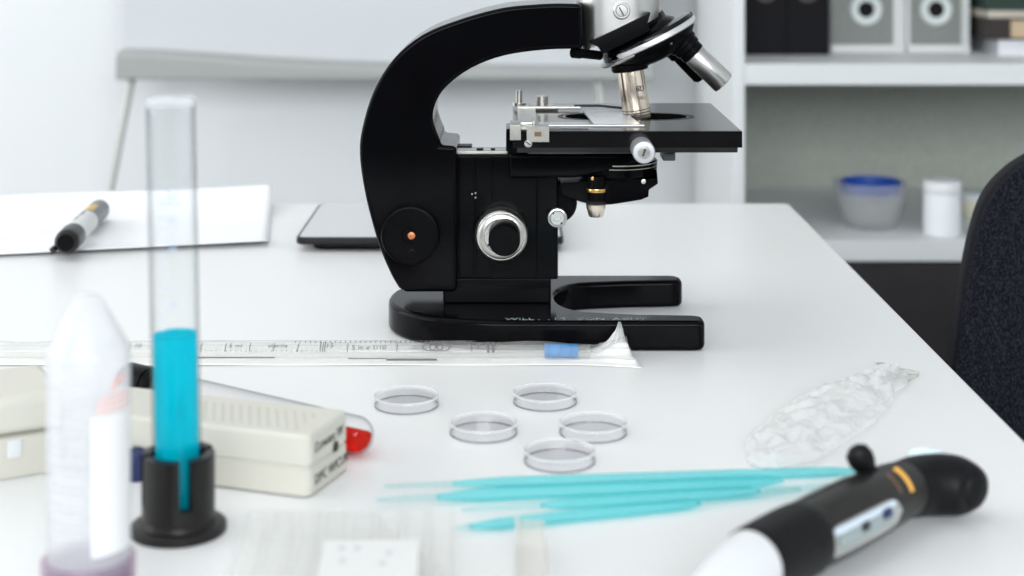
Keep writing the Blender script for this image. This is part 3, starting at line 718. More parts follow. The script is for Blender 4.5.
def gmark(bm, h, a0, a1, w=.0004, r=RG+.0001):
    n = 8
    for k in range(n):
        t0, t1 = a0+(a1-a0)*k/n, a0+(a1-a0)*(k+1)/n
        bm.faces.new([bm.verts.new(Mg @ Vector((r*math.cos(t), r*math.sin(t), h+dh))) for t, dh in ((t0,-w/2),(t1,-w/2),(t1,w/2),(t0,w/2))])
for k in range(26):
    h = .040+k*.0041
    if h > .146 or h < hl+.004: continue
    big = k % 5 == 0
    gmark(bm, h, -PI/2-.35, -PI/2+(.15 if big else -.15))
obj('graduation', bm, M_blueink, gt, smooth=False)
for h, s in ((.129,'ml'),(.1375,'20'),(.0945,'15'),(.117,'20')):
    a = -PI/2-.05; p = Mg @ Vector((RG*math.cos(a), RG*math.sin(a)-.0006, h))
    text('graduation_number', s, .0042, basis(p, (1,0,0), (0,0,1)), M_blueink, gt)
# black foot: flange and slotted collar
bm = lathe(B(), [(0,0),(.0196,0),(.0198,.0010),(.0196,.0028),(.0186,.0036),(.0160,.0040),(.0156,.0058),(.0150,.0064),(0,.0064)], Matrix.Translation(pc), 72)
ft = obj('foot', bm, M_blackplastic, gc)
bm = B(); n = 72; z0, z1 = .0065, .0325; ro, ri = .0149, .0113
def wallseg(a0, a1, zlo, zhi):
    k_ = max(1, int(round((a1-a0)/(2*PI)*n)))
    ringv = []
    for k in range(k_+1):
        t = a0+(a1-a0)*k/k_
        ringv.append([bm.verts.new(pc+Vector((r*math.cos(t), r*math.sin(t), z))) for r, z in ((ro,zlo),(ro,zhi),(ri,zhi),(ri,zlo))])
    for a, b in zip(ringv, ringv[1:]):
        for i in range(4): bm.faces.new((a[i], b[i], b[(i+1)%4], a[(i+1)%4]))
    bm.faces.new(ringv[0]); bm.faces.new(ringv[-1])
sl0 = [-PI/2+.40+k*PI/2 for k in range(4)]; hw_ = .17
for i, s in enumerate(sl0):
    wallseg(s+hw_, s+PI/2-hw_, z0, z1)
    wallseg(s-hw_, s+hw_, z0, .0125)
bmesh.ops.remove_doubles(bm, verts=bm.verts[:], dist=1e-6)
obj('collar', bm, M_blackplastic, gc, angle=30)

# ------------------------------------------------------------------ inverted centrifuge tube
pt_ = Vector(((88.5-512)*.585/F, .585, TZ))
ct = thing('centrifuge_tube', 'large frosted conical tube standing upside down on its lilac cap', 'tube', pt_)
Mc = Matrix.Translation(pt_)
bm = lathe(B(), [(.0150,.0150),(.0150,.0940),(.0144,.0962),(.0060,.1118),(.0046,.1142),(.0022,.1153),(0,.1154)], Mc, 64); tb = obj('tube_body', bm, M_frost, ct)
bm = lathe(B(), [(.0141,.0160),(.0141,.0938),(.0050,.1110),(0,.1130)], Mc, 64); obj('inner_wall', bm, clear('frosted_inner', (.98,.98,.985), .16, body_color=(.92,.93,.95), edge=.8, rough=.3), tb)
bm = lathe(B(), [(0,0),(.0164,0),(.0170,.0008),(.0170,.0185),(.0165,.0195),(.0153,.0195),(.0153,.0020),(0,.0018)], Mc, 64); cp = obj('cap', bm, M_lilac, ct)
bm = lathe(B(), [(0,.0022),(.0138,.0022),(.0138,.0172),(.0120,.0178),(0,.0182)], Mc, 48, sx=1.); obj('cap_seal', bm, clear('mauve_residue', (.70,.66,.74), .45, body_color=(.45,.38,.46), rough=.3), cp)
bm = B()
def cpatch(bm, r, a0, a1, h0, h1, n=10):
    for k in range(n):
        t0, t1 = .26+a0+(a1-a0)*k/n, .26+a0+(a1-a0)*(k+1)/n
        bm.faces.new([bm.verts.new(Mc @ Vector((r*math.cos(t), r*math.sin(t), h))) for t, h in ((t0,h0),(t1,h0),(t1,h1),(t0,h1))])
cpatch(bm, .01515, -PI/2+.06, -PI/2+1.35, .024, .0740); obj('writing_panel', bm, mat('white_panel', (.80,.81,.81), .6), tb)
bm = B()
for k in range(9): cpatch(bm, .01515, -PI/2-(.95 if k % 2 else 1.15), -PI/2-.12, .031+k*.0068, .0316+k*.0068)
obj('graduation', bm, mat('pale_grey_ink', (.62,.64,.68), .7), tb, smooth=False)
bm = B()
cpatch(bm, .01520, -PI/2+.62, -PI/2+.95, .0850, .0866); cpatch(bm, .01520, -PI/2+.58, -PI/2+.68, .0822, .0850); cpatch(bm, .01520, -PI/2+.80, -PI/2+.92, .0865, .0880)
for k in range(3): cpatch(bm, .01520, -PI/2+.15+k*.05, -PI/2+1.15, .0755+k*.0022, .0764+k*.0022)
obj('red_print', bm, mat('soft_red_ink', (.88,.50,.46), .7), tb, smooth=False)
bm = lathe(B(), [(.0160,.0010),(.0171,.0010),(.0171,.0014),(.0160,.0014)], Mc, 64, closed=True)
obj('cap_rim', bm, M_pinkedge, cp)

# ------------------------------------------------------------------ cream boxes
def rbox(w, d, h, r=.004):
    pass
pbx = T(309, 499.5)
rz = math.radians(-19)
bx = thing('electronics_box', 'cream plastic electronics box with speaker holes and hand lettering on its end', 'box', pbx, rz)
MB_ = ROOT[bx.name]
Lb, Db, Hb = .128, .041, .0275
def rslab(x0, y0, x1, y1, z0, z1, r):
    bm = slab(B(), rrect(x0, y0, x1, y1, r), z0, z1); bm.transform(MB_); return bm
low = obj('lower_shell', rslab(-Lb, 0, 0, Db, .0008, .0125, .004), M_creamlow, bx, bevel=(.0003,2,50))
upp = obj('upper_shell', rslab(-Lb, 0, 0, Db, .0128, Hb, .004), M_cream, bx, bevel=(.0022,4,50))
obj('seam', rslab(-Lb+.0006, .0006, -.0006, Db-.0006, .0118, .0134, .004), M_cream, bx)
for x in (-.012, -Lb+.012):
    for y in (.008, Db-.008):
        bm = lathe(B(), [(0,0),(.004,0),(.004,.001),(0,.001)], MB_ @ Matrix.Translation((x,y,0)), 20); obj('rubber_pad', bm, M_blackm, bx)
bm = B()
for i in range(15):
    for j in range(6):
        c = Vector((-.010-i*.0046-(j%2)*.0023, .008+j*.0042, Hb))
        lathe(bm, [(0,.00001),(.0007,.00001),(.0007,.00016),(0,.00016)], MB_ @ Matrix.Translation(c), 8)
obj('speaker_holes', bm, M_speck, bx, smooth=False)
bm = lathe(B(), [(.0013,.0),(.0024,.0),(.0024,.0006),(.0013,.0006)], MB_ @ axis_matrix((0,.0265,.0150), (1,0,0)), 24, closed=True)
lathe(bm, [(0,.0001),(.0018,.0001),(.0018,.0003),(0,.0003)], MB_ @ axis_matrix((0,.0265,.0150), (1,0,0)), 24); obj('jack_socket', bm, M_hole, bx)
R3 = MB_.to_3x3()
def end_text(s, y, z, size): text('hand_lettering', s, size, basis(MB_ @ Vector((.00015, y, z)), R3 @ Vector((0,1,0)), (0,0,1)), M_ink, bx)
end_text('D.meter.W', .0055, .0185, .0062); end_text('DPC W/CUR', .0055, .0045, .0062)

pb2 = Vector((-.229, .720, TZ))
rz2 = math.radians(28)
b2x = thing('adapter_box', 'second cream plastic box behind the conical tube at the desk left', 'box', pb2, rz2)
MB_ = ROOT[b2x.name]
p_ = MB_.inverted()
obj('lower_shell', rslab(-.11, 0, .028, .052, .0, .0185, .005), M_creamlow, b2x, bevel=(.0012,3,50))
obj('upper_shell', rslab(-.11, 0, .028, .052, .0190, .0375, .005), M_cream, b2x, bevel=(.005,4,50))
obj('seam', rslab(-.1094, .0006, .0274, .0514, .018, .0195, .005), M_speck, b2x)
bm = box(B(), (.002,-.0008,.0095), (.008,.0004,.0175)); bm.transform(MB_); obj('white_tab', bm, M_whiteplastic, b2x, bevel=(.0006,2))
bm = lathe(B(), [(0,0),(.0062,0),(.0062,.0012),(.005,.0018),(0,.0018)], MB_ @ axis_matrix((-.0105,.0002,.020), (0,-1,0), Vector((0,0,1))), 32); obj('dial', bm, mat('olive_plastic', (.36,.35,.26), .5), b2x)

# ------------------------------------------------------------------ test tube of red liquid
a = T(355, 435, .0093); b = T(146, 385, .0097)
d = (b-a); Lt = d.length; d.normalize()
tt = thing('test_tube', 'glass test tube with red liquid and black cap lying behind the lettered box', 'test tube', (a.x, a.y, TZ))
Mt_ = axis_matrix(a, d, Vector((0,0,1)))
Rt = .0089
prof = [(0,-Rt)]+[(Rt*math.sin(t), -Rt*math.cos(t)) for t in [PI/2*k/10 for k in range(1,11)]]+[(Rt,Lt-.012)]
bm = lathe(B(), prof, Mt_, 48); o = obj('glass_wall', bm, M_tube, tt)
# liquid: the lower part of the tube, filled deepest at the round end
bm = B(); rings = []; n = 28; ri = Rt-.00095
def level(s): return .0002 - .026*max(s,0)
ss = [-ri*.98, -ri*.9, -ri*.7, -ri*.4, -.001, .006, .014, .024, .036, .05, .065, .08, .095, .11, .122]
zup = Vector((0,0,1)); side = d.cross(zup).normalized(); upv = side.cross(d).normalized()
for s in ss:
    rr = ri if s > 0 else math.sqrt(max(ri*ri-s*s, 1e-9))
    lv = min(max(level(s), -rr*.999), rr*.98)
    th0 = math.asin(lv/rr)
    rings.append([bm.verts.new(a+d*s+side*rr*math.cos(t)+upv*rr*math.sin(t)) for t in [PI-th0+(PI+2*th0)*k/n for k in range(n+1)]])
for p, q in zip(rings, rings[1:]):
    for k in range(n): bm.faces.new((p[k], q[k], q[k+1], p[k+1]))
    bm.faces.new((p[n], q[n], q[0], p[0]))
bm.faces.new(rings[0]); bm.faces.new(rings[-1])
obj('red_liquid', bm, L_red, tt)
bm = lathe(B(), [(0,Lt-.0115),(.0090,Lt-.0115),(.0096,Lt-.0105),(.0096,Lt-.0045),(.0088,Lt-.004),(.0088,Lt-.0032),(.0096,Lt-.003),(.0096,Lt+.013),(.009,Lt+.0142),(0,Lt+.0142)], Mt_, 40); obj('cap', bm, M_blackm, tt)

# small navy cap behind the black foot
pn = T(137, 478)
bm = lathe(B(), [(0,0),(.0056,0),(.0058,.0006),(.0052,.0105),(.0046,.0125),(.0020,.0135),(0,.0135)], Matrix.Translation(pn), 32)
for k in range(16):
    t = 2*PI*k/16; c = pn+Vector((.0055*math.cos(t), .0055*math.sin(t), 0)); cyl(bm, c+Vector((0,0,.001)), c+Vector((-.0004*math.cos(t),-.0004*math.sin(t),.0095)), .0005, seg=6)
o = obj('bottle_cap', bm, M_navy, loc=pn); tag(o, 'small navy blue ribbed cap half hidden behind the black cylinder foot', 'cap')

# ------------------------------------------------------------------ multiwell plate, ribbed strip
hp = .0135
pa, pb_ = T(247, 510, hp), T(455, 507, hp)
w_ = (pb_-pa).length; ang = math.atan2((pb_-pa).y, (pb_-pa).x)
pm = thing('multiwell_plate', 'clear multiwell plate with a pale film at the front desk edge', 'plate', (pa.x, pa.y, TZ), ang)
MP = ROOT[pm.name]; dl = -.118
def lslab(x0, y0, x1, y1, z0, z1, r, nn=5):
    bm = slab(B(), rrect(x0, y0, x1, y1, r, nn), z0, z1); bm.transform(MP); return bm
bm = B(); o_ = rrect(-.002, dl, w_+.002, .002, .005); i_ = rrect(0, dl+.002, w_, 0, .004)
def skirt(bm, po, pi_, z0, z1):
    A = [[bm.verts.new(MP @ Vector((x,y,z))) for x, y in p] for p, z in ((po,z0),(pi_,z1))]
    n = len(po)
    for i in range(n): bm.faces.new((A[0][i], A[0][(i+1)%n], A[1][(i+1)%n], A[1][i]))
skirt(bm, o_, o_, 0, .0035); skirt(bm, o_, i_, .0035, .0036); skirt(bm, i_, i_, .0036, hp)
obj('skirt', bm, M_plate, pm)
bm = lslab(0, dl+.002, w_, 0, hp-.0010, hp, .004); obj('top_deck', bm, M_plate, pm)
bm = B(); nx, ny = 8, 11; cell = w_/nx
for i in range(nx):
    for j in range(ny):
        c = Vector((cell*(i+.5), -cell*(j+.5)-.001, 0))
        lathe(bm, [(.0036,.0025),(.0040,hp+.0006),(.0044,hp+.0006),(.0040,.0020)], MP @ Matrix.Translation(c), 16, closed=True)
obj('wells', bm, M_plate, pm)
bm = B()
arc = [(.072+.03*math.sin(t)-.018, -.004-.055*(1-math.cos(t))) for t in [PI/2*k/10 for k in range(11)]]
pts = [(.006,-.004)]+[(.053+.028*(k/10)**1.4, -.006-.058*(k/10)) for k in range(11)]+[(.081,-.11),(.006,-.11)]
a_ = slab(B(), pts, hp+.0008, hp+.0011); a_.transform(MP); obj('sealing_film', a_, clear('sealing_film', (.995,.995,.99), .06, body_color=(.98,.98,.97), rough=.3, power=.3), pm)
a_ = slab(B(), [(.034,-.037),(.070,-.037),(.070,-.075),(.034,-.075)], hp+.0012, hp+.0014); a_.transform(MP); lb = obj('paper_label', a_, mat('label_paper', (.73,.73,.715), .8), pm)
bm = B()
for i, (x, y) in enumerate(((.040,-.043),(.046,-.043),(.058,-.048),(.041,-.055),(.056,-.058))):
    box(bm, (x,y-.004,hp+.00141), (x+.0022,y,hp+.00150))
bm.transform(MP); obj('printed_marks', bm, mat('lilac_grey_ink', (.55,.53,.58), .7), lb)

pr_ = T(516, 519, .011); pr2 = T(545, 516, .011)
rs_ = thing('tube_strip', 'clear ribbed plastic strip beside the multiwell plate', 'strip', (pr_.x, pr_.y, TZ))
ww = pr2.x-pr_.x
bm = B(); box(bm, (pr_.x, pr_.y-.075, Z(0)), (pr_.x+ww, pr_.y, Z(.0105))); obj('strip_body', bm, M_plate, rs_, bevel=(.001,2))
bm = B()
for k in range(17): box(bm, (pr_.x+.0004, pr_.y-.004-k*.0042, Z(.0106)), (pr_.x+ww-.0004, pr_.y-.0022-k*.0042, Z(.0118)))
obj('rib', bm, clear('milky_rib', (.97,.965,.95), .25, body_color=(.93,.91,.88), rough=.2), rs_)
bm = box(B(), (pr_.x-.0004, pr_.y-.075, Z(.0)), (pr_.x+.0014, pr_.y+.0006, Z(.0125))); obj('edge_flange', bm, clear('milky_flange', (.98,.98,.97), .5, body_color=(.95,.95,.93), rough=.2), rs_, bevel=(.0004,2))

# ------------------------------------------------------------------ crumpled bag
outl = [(743,456),(754,470),(776,474),(800,468),(822,449),(850,427),(884,403),(906,390),(902,378),(888,364),(868,361),(846,372),(815,393),(790,409),(764,428),(748,444)]
base_pts = [T(*p) for p in outl]
A0, A1_ = T(764, 470), T(893, 378)
axd = (A1_-A0); LB = axd.length; axd.normalize(); axs = Vector((axd.y, -axd.x, 0))
bg = thing('plastic_bag', 'crumpled clear plastic bag lying beside the turquoise loops', 'bag', T(812, 425))
def width_at(u):
    return (.0140+.0085*math.sin(PI*min(1,u*1.25))**.8)*(1 if u < .9 else 1-.35*(u-.9)/.1)*(.6+.4*min(1,u*9))
def bag_fn(u, v):
    a = 2*PI*v; w = width_at(u)
    h = .0075*(.45+.55*math.sin(PI*(.1+.8*u)))
    s, c = math.sin(a), math.cos(a)
    q = A0 + axd*(LB*u) + axs*(w*c)
    z = .0006+h*(.5+.5*s) if s > -2 else 0
    f = noise.noise((u*7, c*4, s*2+3))*.0035 + (.5-abs(noise.noise((u*9+5, c*9, s*3))))*.0045
    z = z*(1.0) + max(0, s)*f*1.2
    q += axs*noise.noise((u*12, c*3, 7))*.0022 + axd*noise.noise((u*9, c*5, 2))*.0025
    return Vector((q.x, q.y, TZ+max(.0006, z)))
bm = B(); NU, NV = 90, 56
rg = [[bm.verts.new(bag_fn(i/NU, j/NV)) for j in range(NV)] for i in range(NU+1)]
for i in range(NU):
    for j in range(NV): bm.faces.new((rg[i][j], rg[i+1][j], rg[i+1][(j+1)%NV], rg[i][(j+1)%NV]))
bm.faces.new(rg[0]); bm.faces.new(rg[-1])
obj('crumpled_sheet', bm, M_crumple, bg, angle=80)
def tail_fn(u, v):
    p = T(874+46*u, 365+10*u).lerp(T(896+22*u, 392-14*u), v)
    return p + Vector((0,0,.0012+.0018*abs(math.sin(u*5+v*4))*(1-u)+.0006*math.sin(v*12)))
obj('flat_end', grid(B(), tail_fn, 18, 12), clear('flat_film', (.96,.96,.95), .12, body_color=(.94,.93,.90), edge=.7, rough=.1), bg, solid=.0003)

# ------------------------------------------------------------------ pipette controller in the front right
def C(px, py, h): return T(px, py, h)
dv = thing('pipette_controller', 'black handheld pipette controller with amber ring and silver window', 'pipette controller', T(845, 545))
spec = [ (697,602,.0150,.0062),(715,590,.0150,.0095),(735,576,.0152,.0118),(753,564,.0154,.0126)]
def seg_tube(name, spec, m, parent=dv, seg=40, flat=1.):
    pts = [C(x,y,h) for x,y,h,r in spec]; sm = smooth_poly(pts, 6, False)
    rr = [p.x for p in smooth_poly([Vector((r,0,0)) for *_, r in spec], 6, False)]
    return obj(name, tube(B(), sm, rr, seg, True, flat), m, parent)
seg_tube('nose_cone', spec, M_whiteplastic)
seg_tube('grip_ring', [(752,565,.0154,.0128),(757,562,.0154,.0133),(785,547.5,.0155,.0138),(800,540,.0155,.0138),(803,538,.0155,.0132)], M_devdark)
body_spec = [(790,544.5,.0155,.0126),(803,538,.0155,.0130),(822,528.5,.0156,.0134),(845,517,.0158,.0134),(868,505.5,.0158,.0130),(888,495.5,.0156,.0122),(904,488.5,.0152,.0112)]
o_body = seg_tube('body_sleeve', body_spec, M_devgrey)
seg_tube('head_grip', [(896,492.5,.0145,.0108),(905,489.5,.0143,.0117),(922,485.5,.0140,.0124),(942,484.5,.0138,.0126),(960,486,.0136,.0120),(972,488,.0135,.0100),(979,490,.0135,.0068),(982,491,.0135,.0030)], M_devdark)
# patches lying on the sleeve surface
sp = smooth_poly([C(x,y,h) for x,y,h,r in body_spec], 6, False); sr = [p.x for p in smooth_poly([Vector((r,0,0)) for *_, r in body_spec], 6, False)]
fr_ = frames(sp)
def on_body(t, a, off):
    f = t*(len(fr_)-1); i = min(int(f), len(fr_)-2); k = f-i
    p = fr_[i][0].lerp(fr_[i+1][0], k); tt_ = fr_[i][1]; n_ = fr_[i][2]; b_ = fr_[i][3]; r = sr[i]*(1-k)+sr[i+1]*k+off
    # a measured from straight up, positive towards the viewer's side
    sd = b_ if b_.y < 0 else -b_
    return p + n_*math.cos(a)*r + sd*math.sin(a)*r
def rpatch(name, t0, t1, a0, a1, off, m, parent, cr=.35):
    bm = B()
    nu, nv = 22, 10; rows = []
    for i in range(nu+1):
        u = i/nu
        # rounded ends
        e = min(u, 1-u)/ (cr*.5) if cr else 1; sc = 1 if e >= 1 else math.sqrt(max(0, 1-(1-e)**2))*.98+.02
        am = (a0+a1)/2; hw = (a1-a0)/2*sc
        rows.append([bm.verts.new(on_body(t0+(t1-t0)*u, am-hw+2*hw*j/nv, off)) for j in range(nv+1)])
    for i in range(nu):
        for j in range(nv): bm.faces.new((rows[i][j], rows[i+1][j], rows[i+1][j+1], rows[i][j+1]))
    return obj(name, bm, m, parent)
win = rpatch('window', .150, .71, 1.08, 2.0, .0003, M_winsilver, o_body)
rpatch('window_glass', .22, .65, 1.34, 1.70, .0006, M_lcd, win, .15)
rpatch('painted_highlight', .19, .67, 1.14, 1.32, .0006, mat('pale_blue_highlight', (.62,.70,.80), .25), win, .1)  # light reflected on the window, painted as a pale blue bar
rpatch('window_mark', .40, .46, 1.30, 1.55, .0009, M_ink, win, .3); rpatch('window_mark', .55, .62, 1.25, 1.52, .0009, M_navy, win, .3)
rpatch('translucent_strip', .0, .62, -.95, -.25, .0003, mat('smoky_strip', (.16,.165,.15), .3), o_body, .3)
hp_ = [(x,y,h,r) for x,y,h,r in [(892,493.5,.0153,.0121),(897,491,.0153,.0122)]]
def band(name, x, y, h, r, wdt, a0, a1, m):
    c = C(x, y, h); ax = (C(912,484.5,.0152)-C(885,497,.0152)).normalized(); n_ = Vector((0,0,1)); n_ = (n_-ax*n_.dot(ax)).normalized(); s_ = ax.cross(n_); s_ = s_ if s_.y < 0 else -s_
    bm = B(); k_ = 16; ringv = []
    for k in range(k_+1):
        a = a0+(a1-a0)*k/k_
        dr = n_*math.cos(a)+s_*math.sin(a)
        ringv.append([bm.verts.new(c+dr*rr+ax*q) for rr, q in ((r,-wdt/2),(r+.0006,-wdt/3),(r+.0006,wdt/3),(r,wdt/2))])
    for p, q in zip(ringv, ringv[1:]):
        for i in range(3): bm.faces.new((p[i], q[i], q[i+1], p[i+1]))
    return obj(name, bm, m, dv)
band('amber_ring', 887, 495.5, .0155, .0126, .0030, .30, 1.2, M_yellow)
band('brown_print', 876, 501, .0155, .0129, .0018, .40, 1.1, M_brown)
# trigger
pk0 = C(868, 470, .0285); pk1 = C(857.5, 457.5, .0330)
ax_ = (pk1-pk0).normalized()
bm = B(); M_k = axis_matrix(pk0, Vector((-.52,-.18,.82)))
lathe(bm, [(0,-.006),(.0032,-.006),(.0036,0),(.0050,.0030),(.0056,.0062),(.0050,.0096),(.0030,.0114),(0,.0118)], M_k, 32, sx=1., sy=.72); obj('trigger', bm, M_devdark, dv)
bm = lathe(B(), [(0,-.003),(.0052,-.003),(.0056,0),(.0050,.0016),(0,.0020)], axis_matrix(C(930,459,.0235)+Vector((0,.005,0)), (.1,.6,1)), 24, sx=1.4); obj('pale_blue_disc', bm, M_palebluep, dv)  # pale blue disc standing for a blurred item behind the head

# ------------------------------------------------------------------ paper sheets, marker, tablet
def sheet_fn(u, v):
    y0 = 1.182+.078*u if False else None
    fx = -.46+( -.189+.46)*u
    a = Vector((fx, 1.185+.056*u, 0)); b = Vector((-.475+(-.2155+.475)*u, 1.425+.012*u, 0))
    p = a.lerp(b, v)
    z = .0010 + .0035*math.exp(-((v)/.10)**2)*(.3+.9*u) + (.0075+.0085*u)*max(0,(v-.52)/.48)**2.0 + .0008*math.sin(u*7)*v
    return Vector((p.x, p.y, Z(z)))
sh = thing('paper_sheet', 'white paper sheet with faint notes and curled far edge at desk left', 'paper', (-.33, 1.30, TZ))
obj('sheet', grid(B(), sheet_fn, 40, 40), M_paper, sh, solid=.0004, angle=80)
bm = B()
def note(u0, u1, v):
    n = 8
    for k in range(n):
        A = [sheet_fn(u0+(u1-u0)*(k+i)/n, v+j*.010)+Vector((0,0,.0005)) for i, j in ((0,0),(1,0),(1,1),(0,1))]
        if random.random() < .72: bm.faces.new([bm.verts.new(p) for p in A])
for v, u0, u1 in ((.80,.42,.47),(.83,.62,.70),(.74,.30,.34),(.62,.44,.49),(.50,.36,.42),(.40,.30,.36),(.12,.36,.52),(.66,.60,.66),(.30,.18,.26),(.14,.10,.22)): note(u0, u1, v)
obj('handwriting', bm, mat('faint_pencil', (.70,.72,.75), .8), sh, smooth=False)

zc = .0118
a = T(66, 242.5, .0145); b = T(100, 209, .0225)
b = Vector((P(100,209,1.345).x, 1.345, P(100,209,1.345).z))
d = (b-a); Lm = d.length
mk = thing('marker_pen', 'grey marker pen with black cap lying on the paper sheet', 'marker', a)
MM = axis_matrix(a, d, Vector((0,0,1)))
bm = lathe(B(), [(0,-.001),(.0070,-.001),(.0088,.0015),(.0092,.006),(.0094,.030),(.0090,.032),(0,.032)], MM, 36); cpo = obj('cap', bm, M_blackplastic, mk)
bm = lathe(B(), [(0,-.0013),(.0062,-.0013),(.0060,-.0018),(0,-.0018)], MM, 32); obj('cap_end', bm, M_blackm, cpo)
bm = box(B(), (-.0130,-.0022,-.001), (-.0090,.0022,.030), MM @ Matrix.Rotation(math.radians(150),4,'Z')); obj('clip', bm, M_blackplastic, cpo, bevel=(.0008,2))
bm = lathe(B(), [(0,.032),(.0083,.032),(.0085,.034),(.0085,Lm*.60),(0,Lm*.60)], MM, 36); brl = obj('barrel', bm, mat('pale_barrel', (.66,.67,.66), .4), mk)
bm = lathe(B(), [(0,Lm*.60),(.0086,Lm*.60),(.0086,Lm*.97),(.0078,Lm),(0,Lm)], MM, 36); brl2 = obj('barrel_end', bm, M_greybarrel, mk)
def mpatch(name, h0, h1, a0, a1, m, par, r=.0088):
    bm = B(); n = 8
    for k in range(n):
        t0, t1 = a0+(a1-a0)*k/n, a0+(a1-a0)*(k+1)/n
        bm.faces.new([bm.verts.new(MM @ Vector((r*math.cos(t), r*math.sin(t), h))) for t, h in ((t0,h0),(t1,h0),(t1,h1),(t0,h1))])
    obj(name, bm, m, par)
# find the local angle that looks up
loc_up = MM.to_3x3().inverted() @ Vector((0,-.25,1)); au = math.atan2(loc_up.y, loc_up.x)
mpatch('gold_label', Lm*.62, Lm*.80, au-.45, au+.5, M_gold, brl2)
mpatch('printed_text', Lm*.36, Lm*.44, au-.9, au-.2, M_greybarrel, brl); mpatch('printed_text', Lm*.48, Lm*.56, au-1.0, au+.0, M_greybarrel, brl)

tb_ = thing('tablet', 'black tablet lying on the desk behind the microscope', 'tablet', (-.06, 1.3, TZ))
tx0, tx1, ty0, ty1 = -.1655, .0395, 1.222, 1.374
bm = slab(B(), rrect(tx0+.011, ty0+.009, tx1-.004, ty1-.008, .01), Z(0), Z(.006)); obj('case', bm, M_devdark, tb_, bevel=(.0025,3,50))
bm = slab(B(), rrect(tx0, ty0, tx1, ty1, .007), Z(.0056), Z(.0112)); obj('bezel', bm, M_blackplastic, tb_, bevel=(.0012,3,50))
bm = slab(B(), rrect(tx0+.0025, ty0+.0025, tx1-.0025, ty1-.0025, .005), Z(.01122), Z(.01142)); obj('screen', bm, M_screen, tb_)

# ------------------------------------------------------------------ chair
YC = 1.15
ch = thing('office_chair', 'dark denim upholstered chair with piped backrest beside the desk', 'chair', (.54, YC-.2, 0))
pts = [(950,372),(951.5,362),(955,329),(959.5,295.6),(965.5,259.5),(972,229),(982,198),(998.5,175),(1024,155.5)]
left = [P(x+2+.012*(y-160)*-.6,y+2.5,YC) for x, y in pts]; left = [(p.x, p.z) for p in left]
left += [(.408, Z(.101)), (.468, Z(.118)), (.54, Z(.123))]
bot = [(.54, .53), (.38, .53), (.332, .55), (.316, .60)]
half = bot + left
full = half + [(1.08-x, z) for x, z in half[-2:0:-1]]
sm = [(p.x, p.y) for p in smooth_poly([Vector((x,z)) for x, z in full], 4)]
bm = prism(B(), sm, YC-.013, YC+.013); bk = obj('backrest', bm, M_denim, ch, bevel=(.0115,5,50))
lp = [Vector((x, YC, z)) for x, z in sm]
tube(bm := B(), lp+[lp[0]], .0035, 10, False); obj('piping', bm, M_piping, bk)
bm = slab(B(), rrect(.31, YC-.44, .77, YC-.01, .08, 8), .40, .48); obj('seat', bm, M_denim, ch, bevel=(.025,5,50))
bm = B(); tube(bm, [(.54, YC-.2, .385),(.54, YC-.02, .375),(.54, YC+.035, .42),(.54, YC+.03, .62)], [.018,.018,.016,.014], 16); obj('back_post', bm, M_blackm, ch)
bm = B(); cyl(bm, (.54,YC-.2,.10), (.54,YC-.2,.40), .025); obj('gas_column', bm, M_blackm, ch)
for k in range(5):
    a_ = 2*PI*k/5+.3; e = Vector((.54+.28*math.cos(a_), YC-.2+.28*math.sin(a_), .085))
    lg = obj('leg', tube(B(), [(.54,YC-.2,.115), tuple(e)], [.024,.014], 16), M_blackm, ch)
    sd = Vector((-math.sin(a_), math.cos(a_), 0))
    bm = B()
    for s_ in (-1, 1): cyl(bm, Vector((e.x,e.y,.03))+sd*.006*s_, Vector((e.x,e.y,.03))+sd*.022*s_, .030)
    cyl(bm, Vector((e.x,e.y,.03))-sd*.01, Vector((e.x,e.y,.03))+sd*.01, .008); cyl(bm, (e.x,e.y,.03), (e.x,e.y,.085), .007)
    obj('caster', bm, M_blackplastic, lg)

# ------------------------------------------------------------------ shelf unit
YS, YBK = 2.0, 2.42
xa, xb = .2765, 1.36
su = thing('shelf_unit', 'white shelf unit with grey green back and dark lower doors', 'shelf unit', (.8, 2.2, 0))
ztop = Z(.52)
def part(name, lo, hi, m, bev=.001): return obj(name, box(B(), lo, hi), m, su, bevel=(bev,2))
part('side_panel', (xa, YS, 0), (xa+.0145, YBK, ztop), M_shelf); part('side_panel', (xb, YS, 0), (xb+.0145, YBK, ztop), M_shelf)
part('back_panel', (xa+.0148, YBK-.012, .03), (xb-.0003, YBK-.004, ztop-.001), M_back)
zu1, zu0 = P(0,64,YS).z, P(0,85,YS).z; zl1, zl0 = P(0,241,YS).z, P(0,261.5,YS).z
part('shelf', (xa+.0147, YS, zu0), (xb-.0002, YBK-.0125, zu1), M_shelf); part('shelf', (xa+.0147, YS, zl0), (xb-.0002, YBK-.0125, zl1), M_shelf)
part('shelf', (xa+.0147, YS, ztop-.02), (xb-.0002, YBK-.0125, ztop), M_shelf); part('shelf', (xa+.0147, YS, .05), (xb-.0002, YBK-.0125, .075), M_shelf)
xm = (xa+xb)/2+.007
for x0_, x1_ in ((xa+.016, xm-.001), (xm+.001, xb-.002)):
    dd = part('door', (x0_, YS+.002, .077), (x1_, YS+.018, zl0-.002), M_darkcab)
    hx = x1_-.04 if x0_ < xm-.1 else x0_+.04
    bm = B(); tube(bm, [(hx,YS+.002,.36),(hx,YS-.022,.365),(hx,YS-.022,.455),(hx,YS+.002,.46)], .004, 10); obj('door_handle', bm, M_blackm, dd)

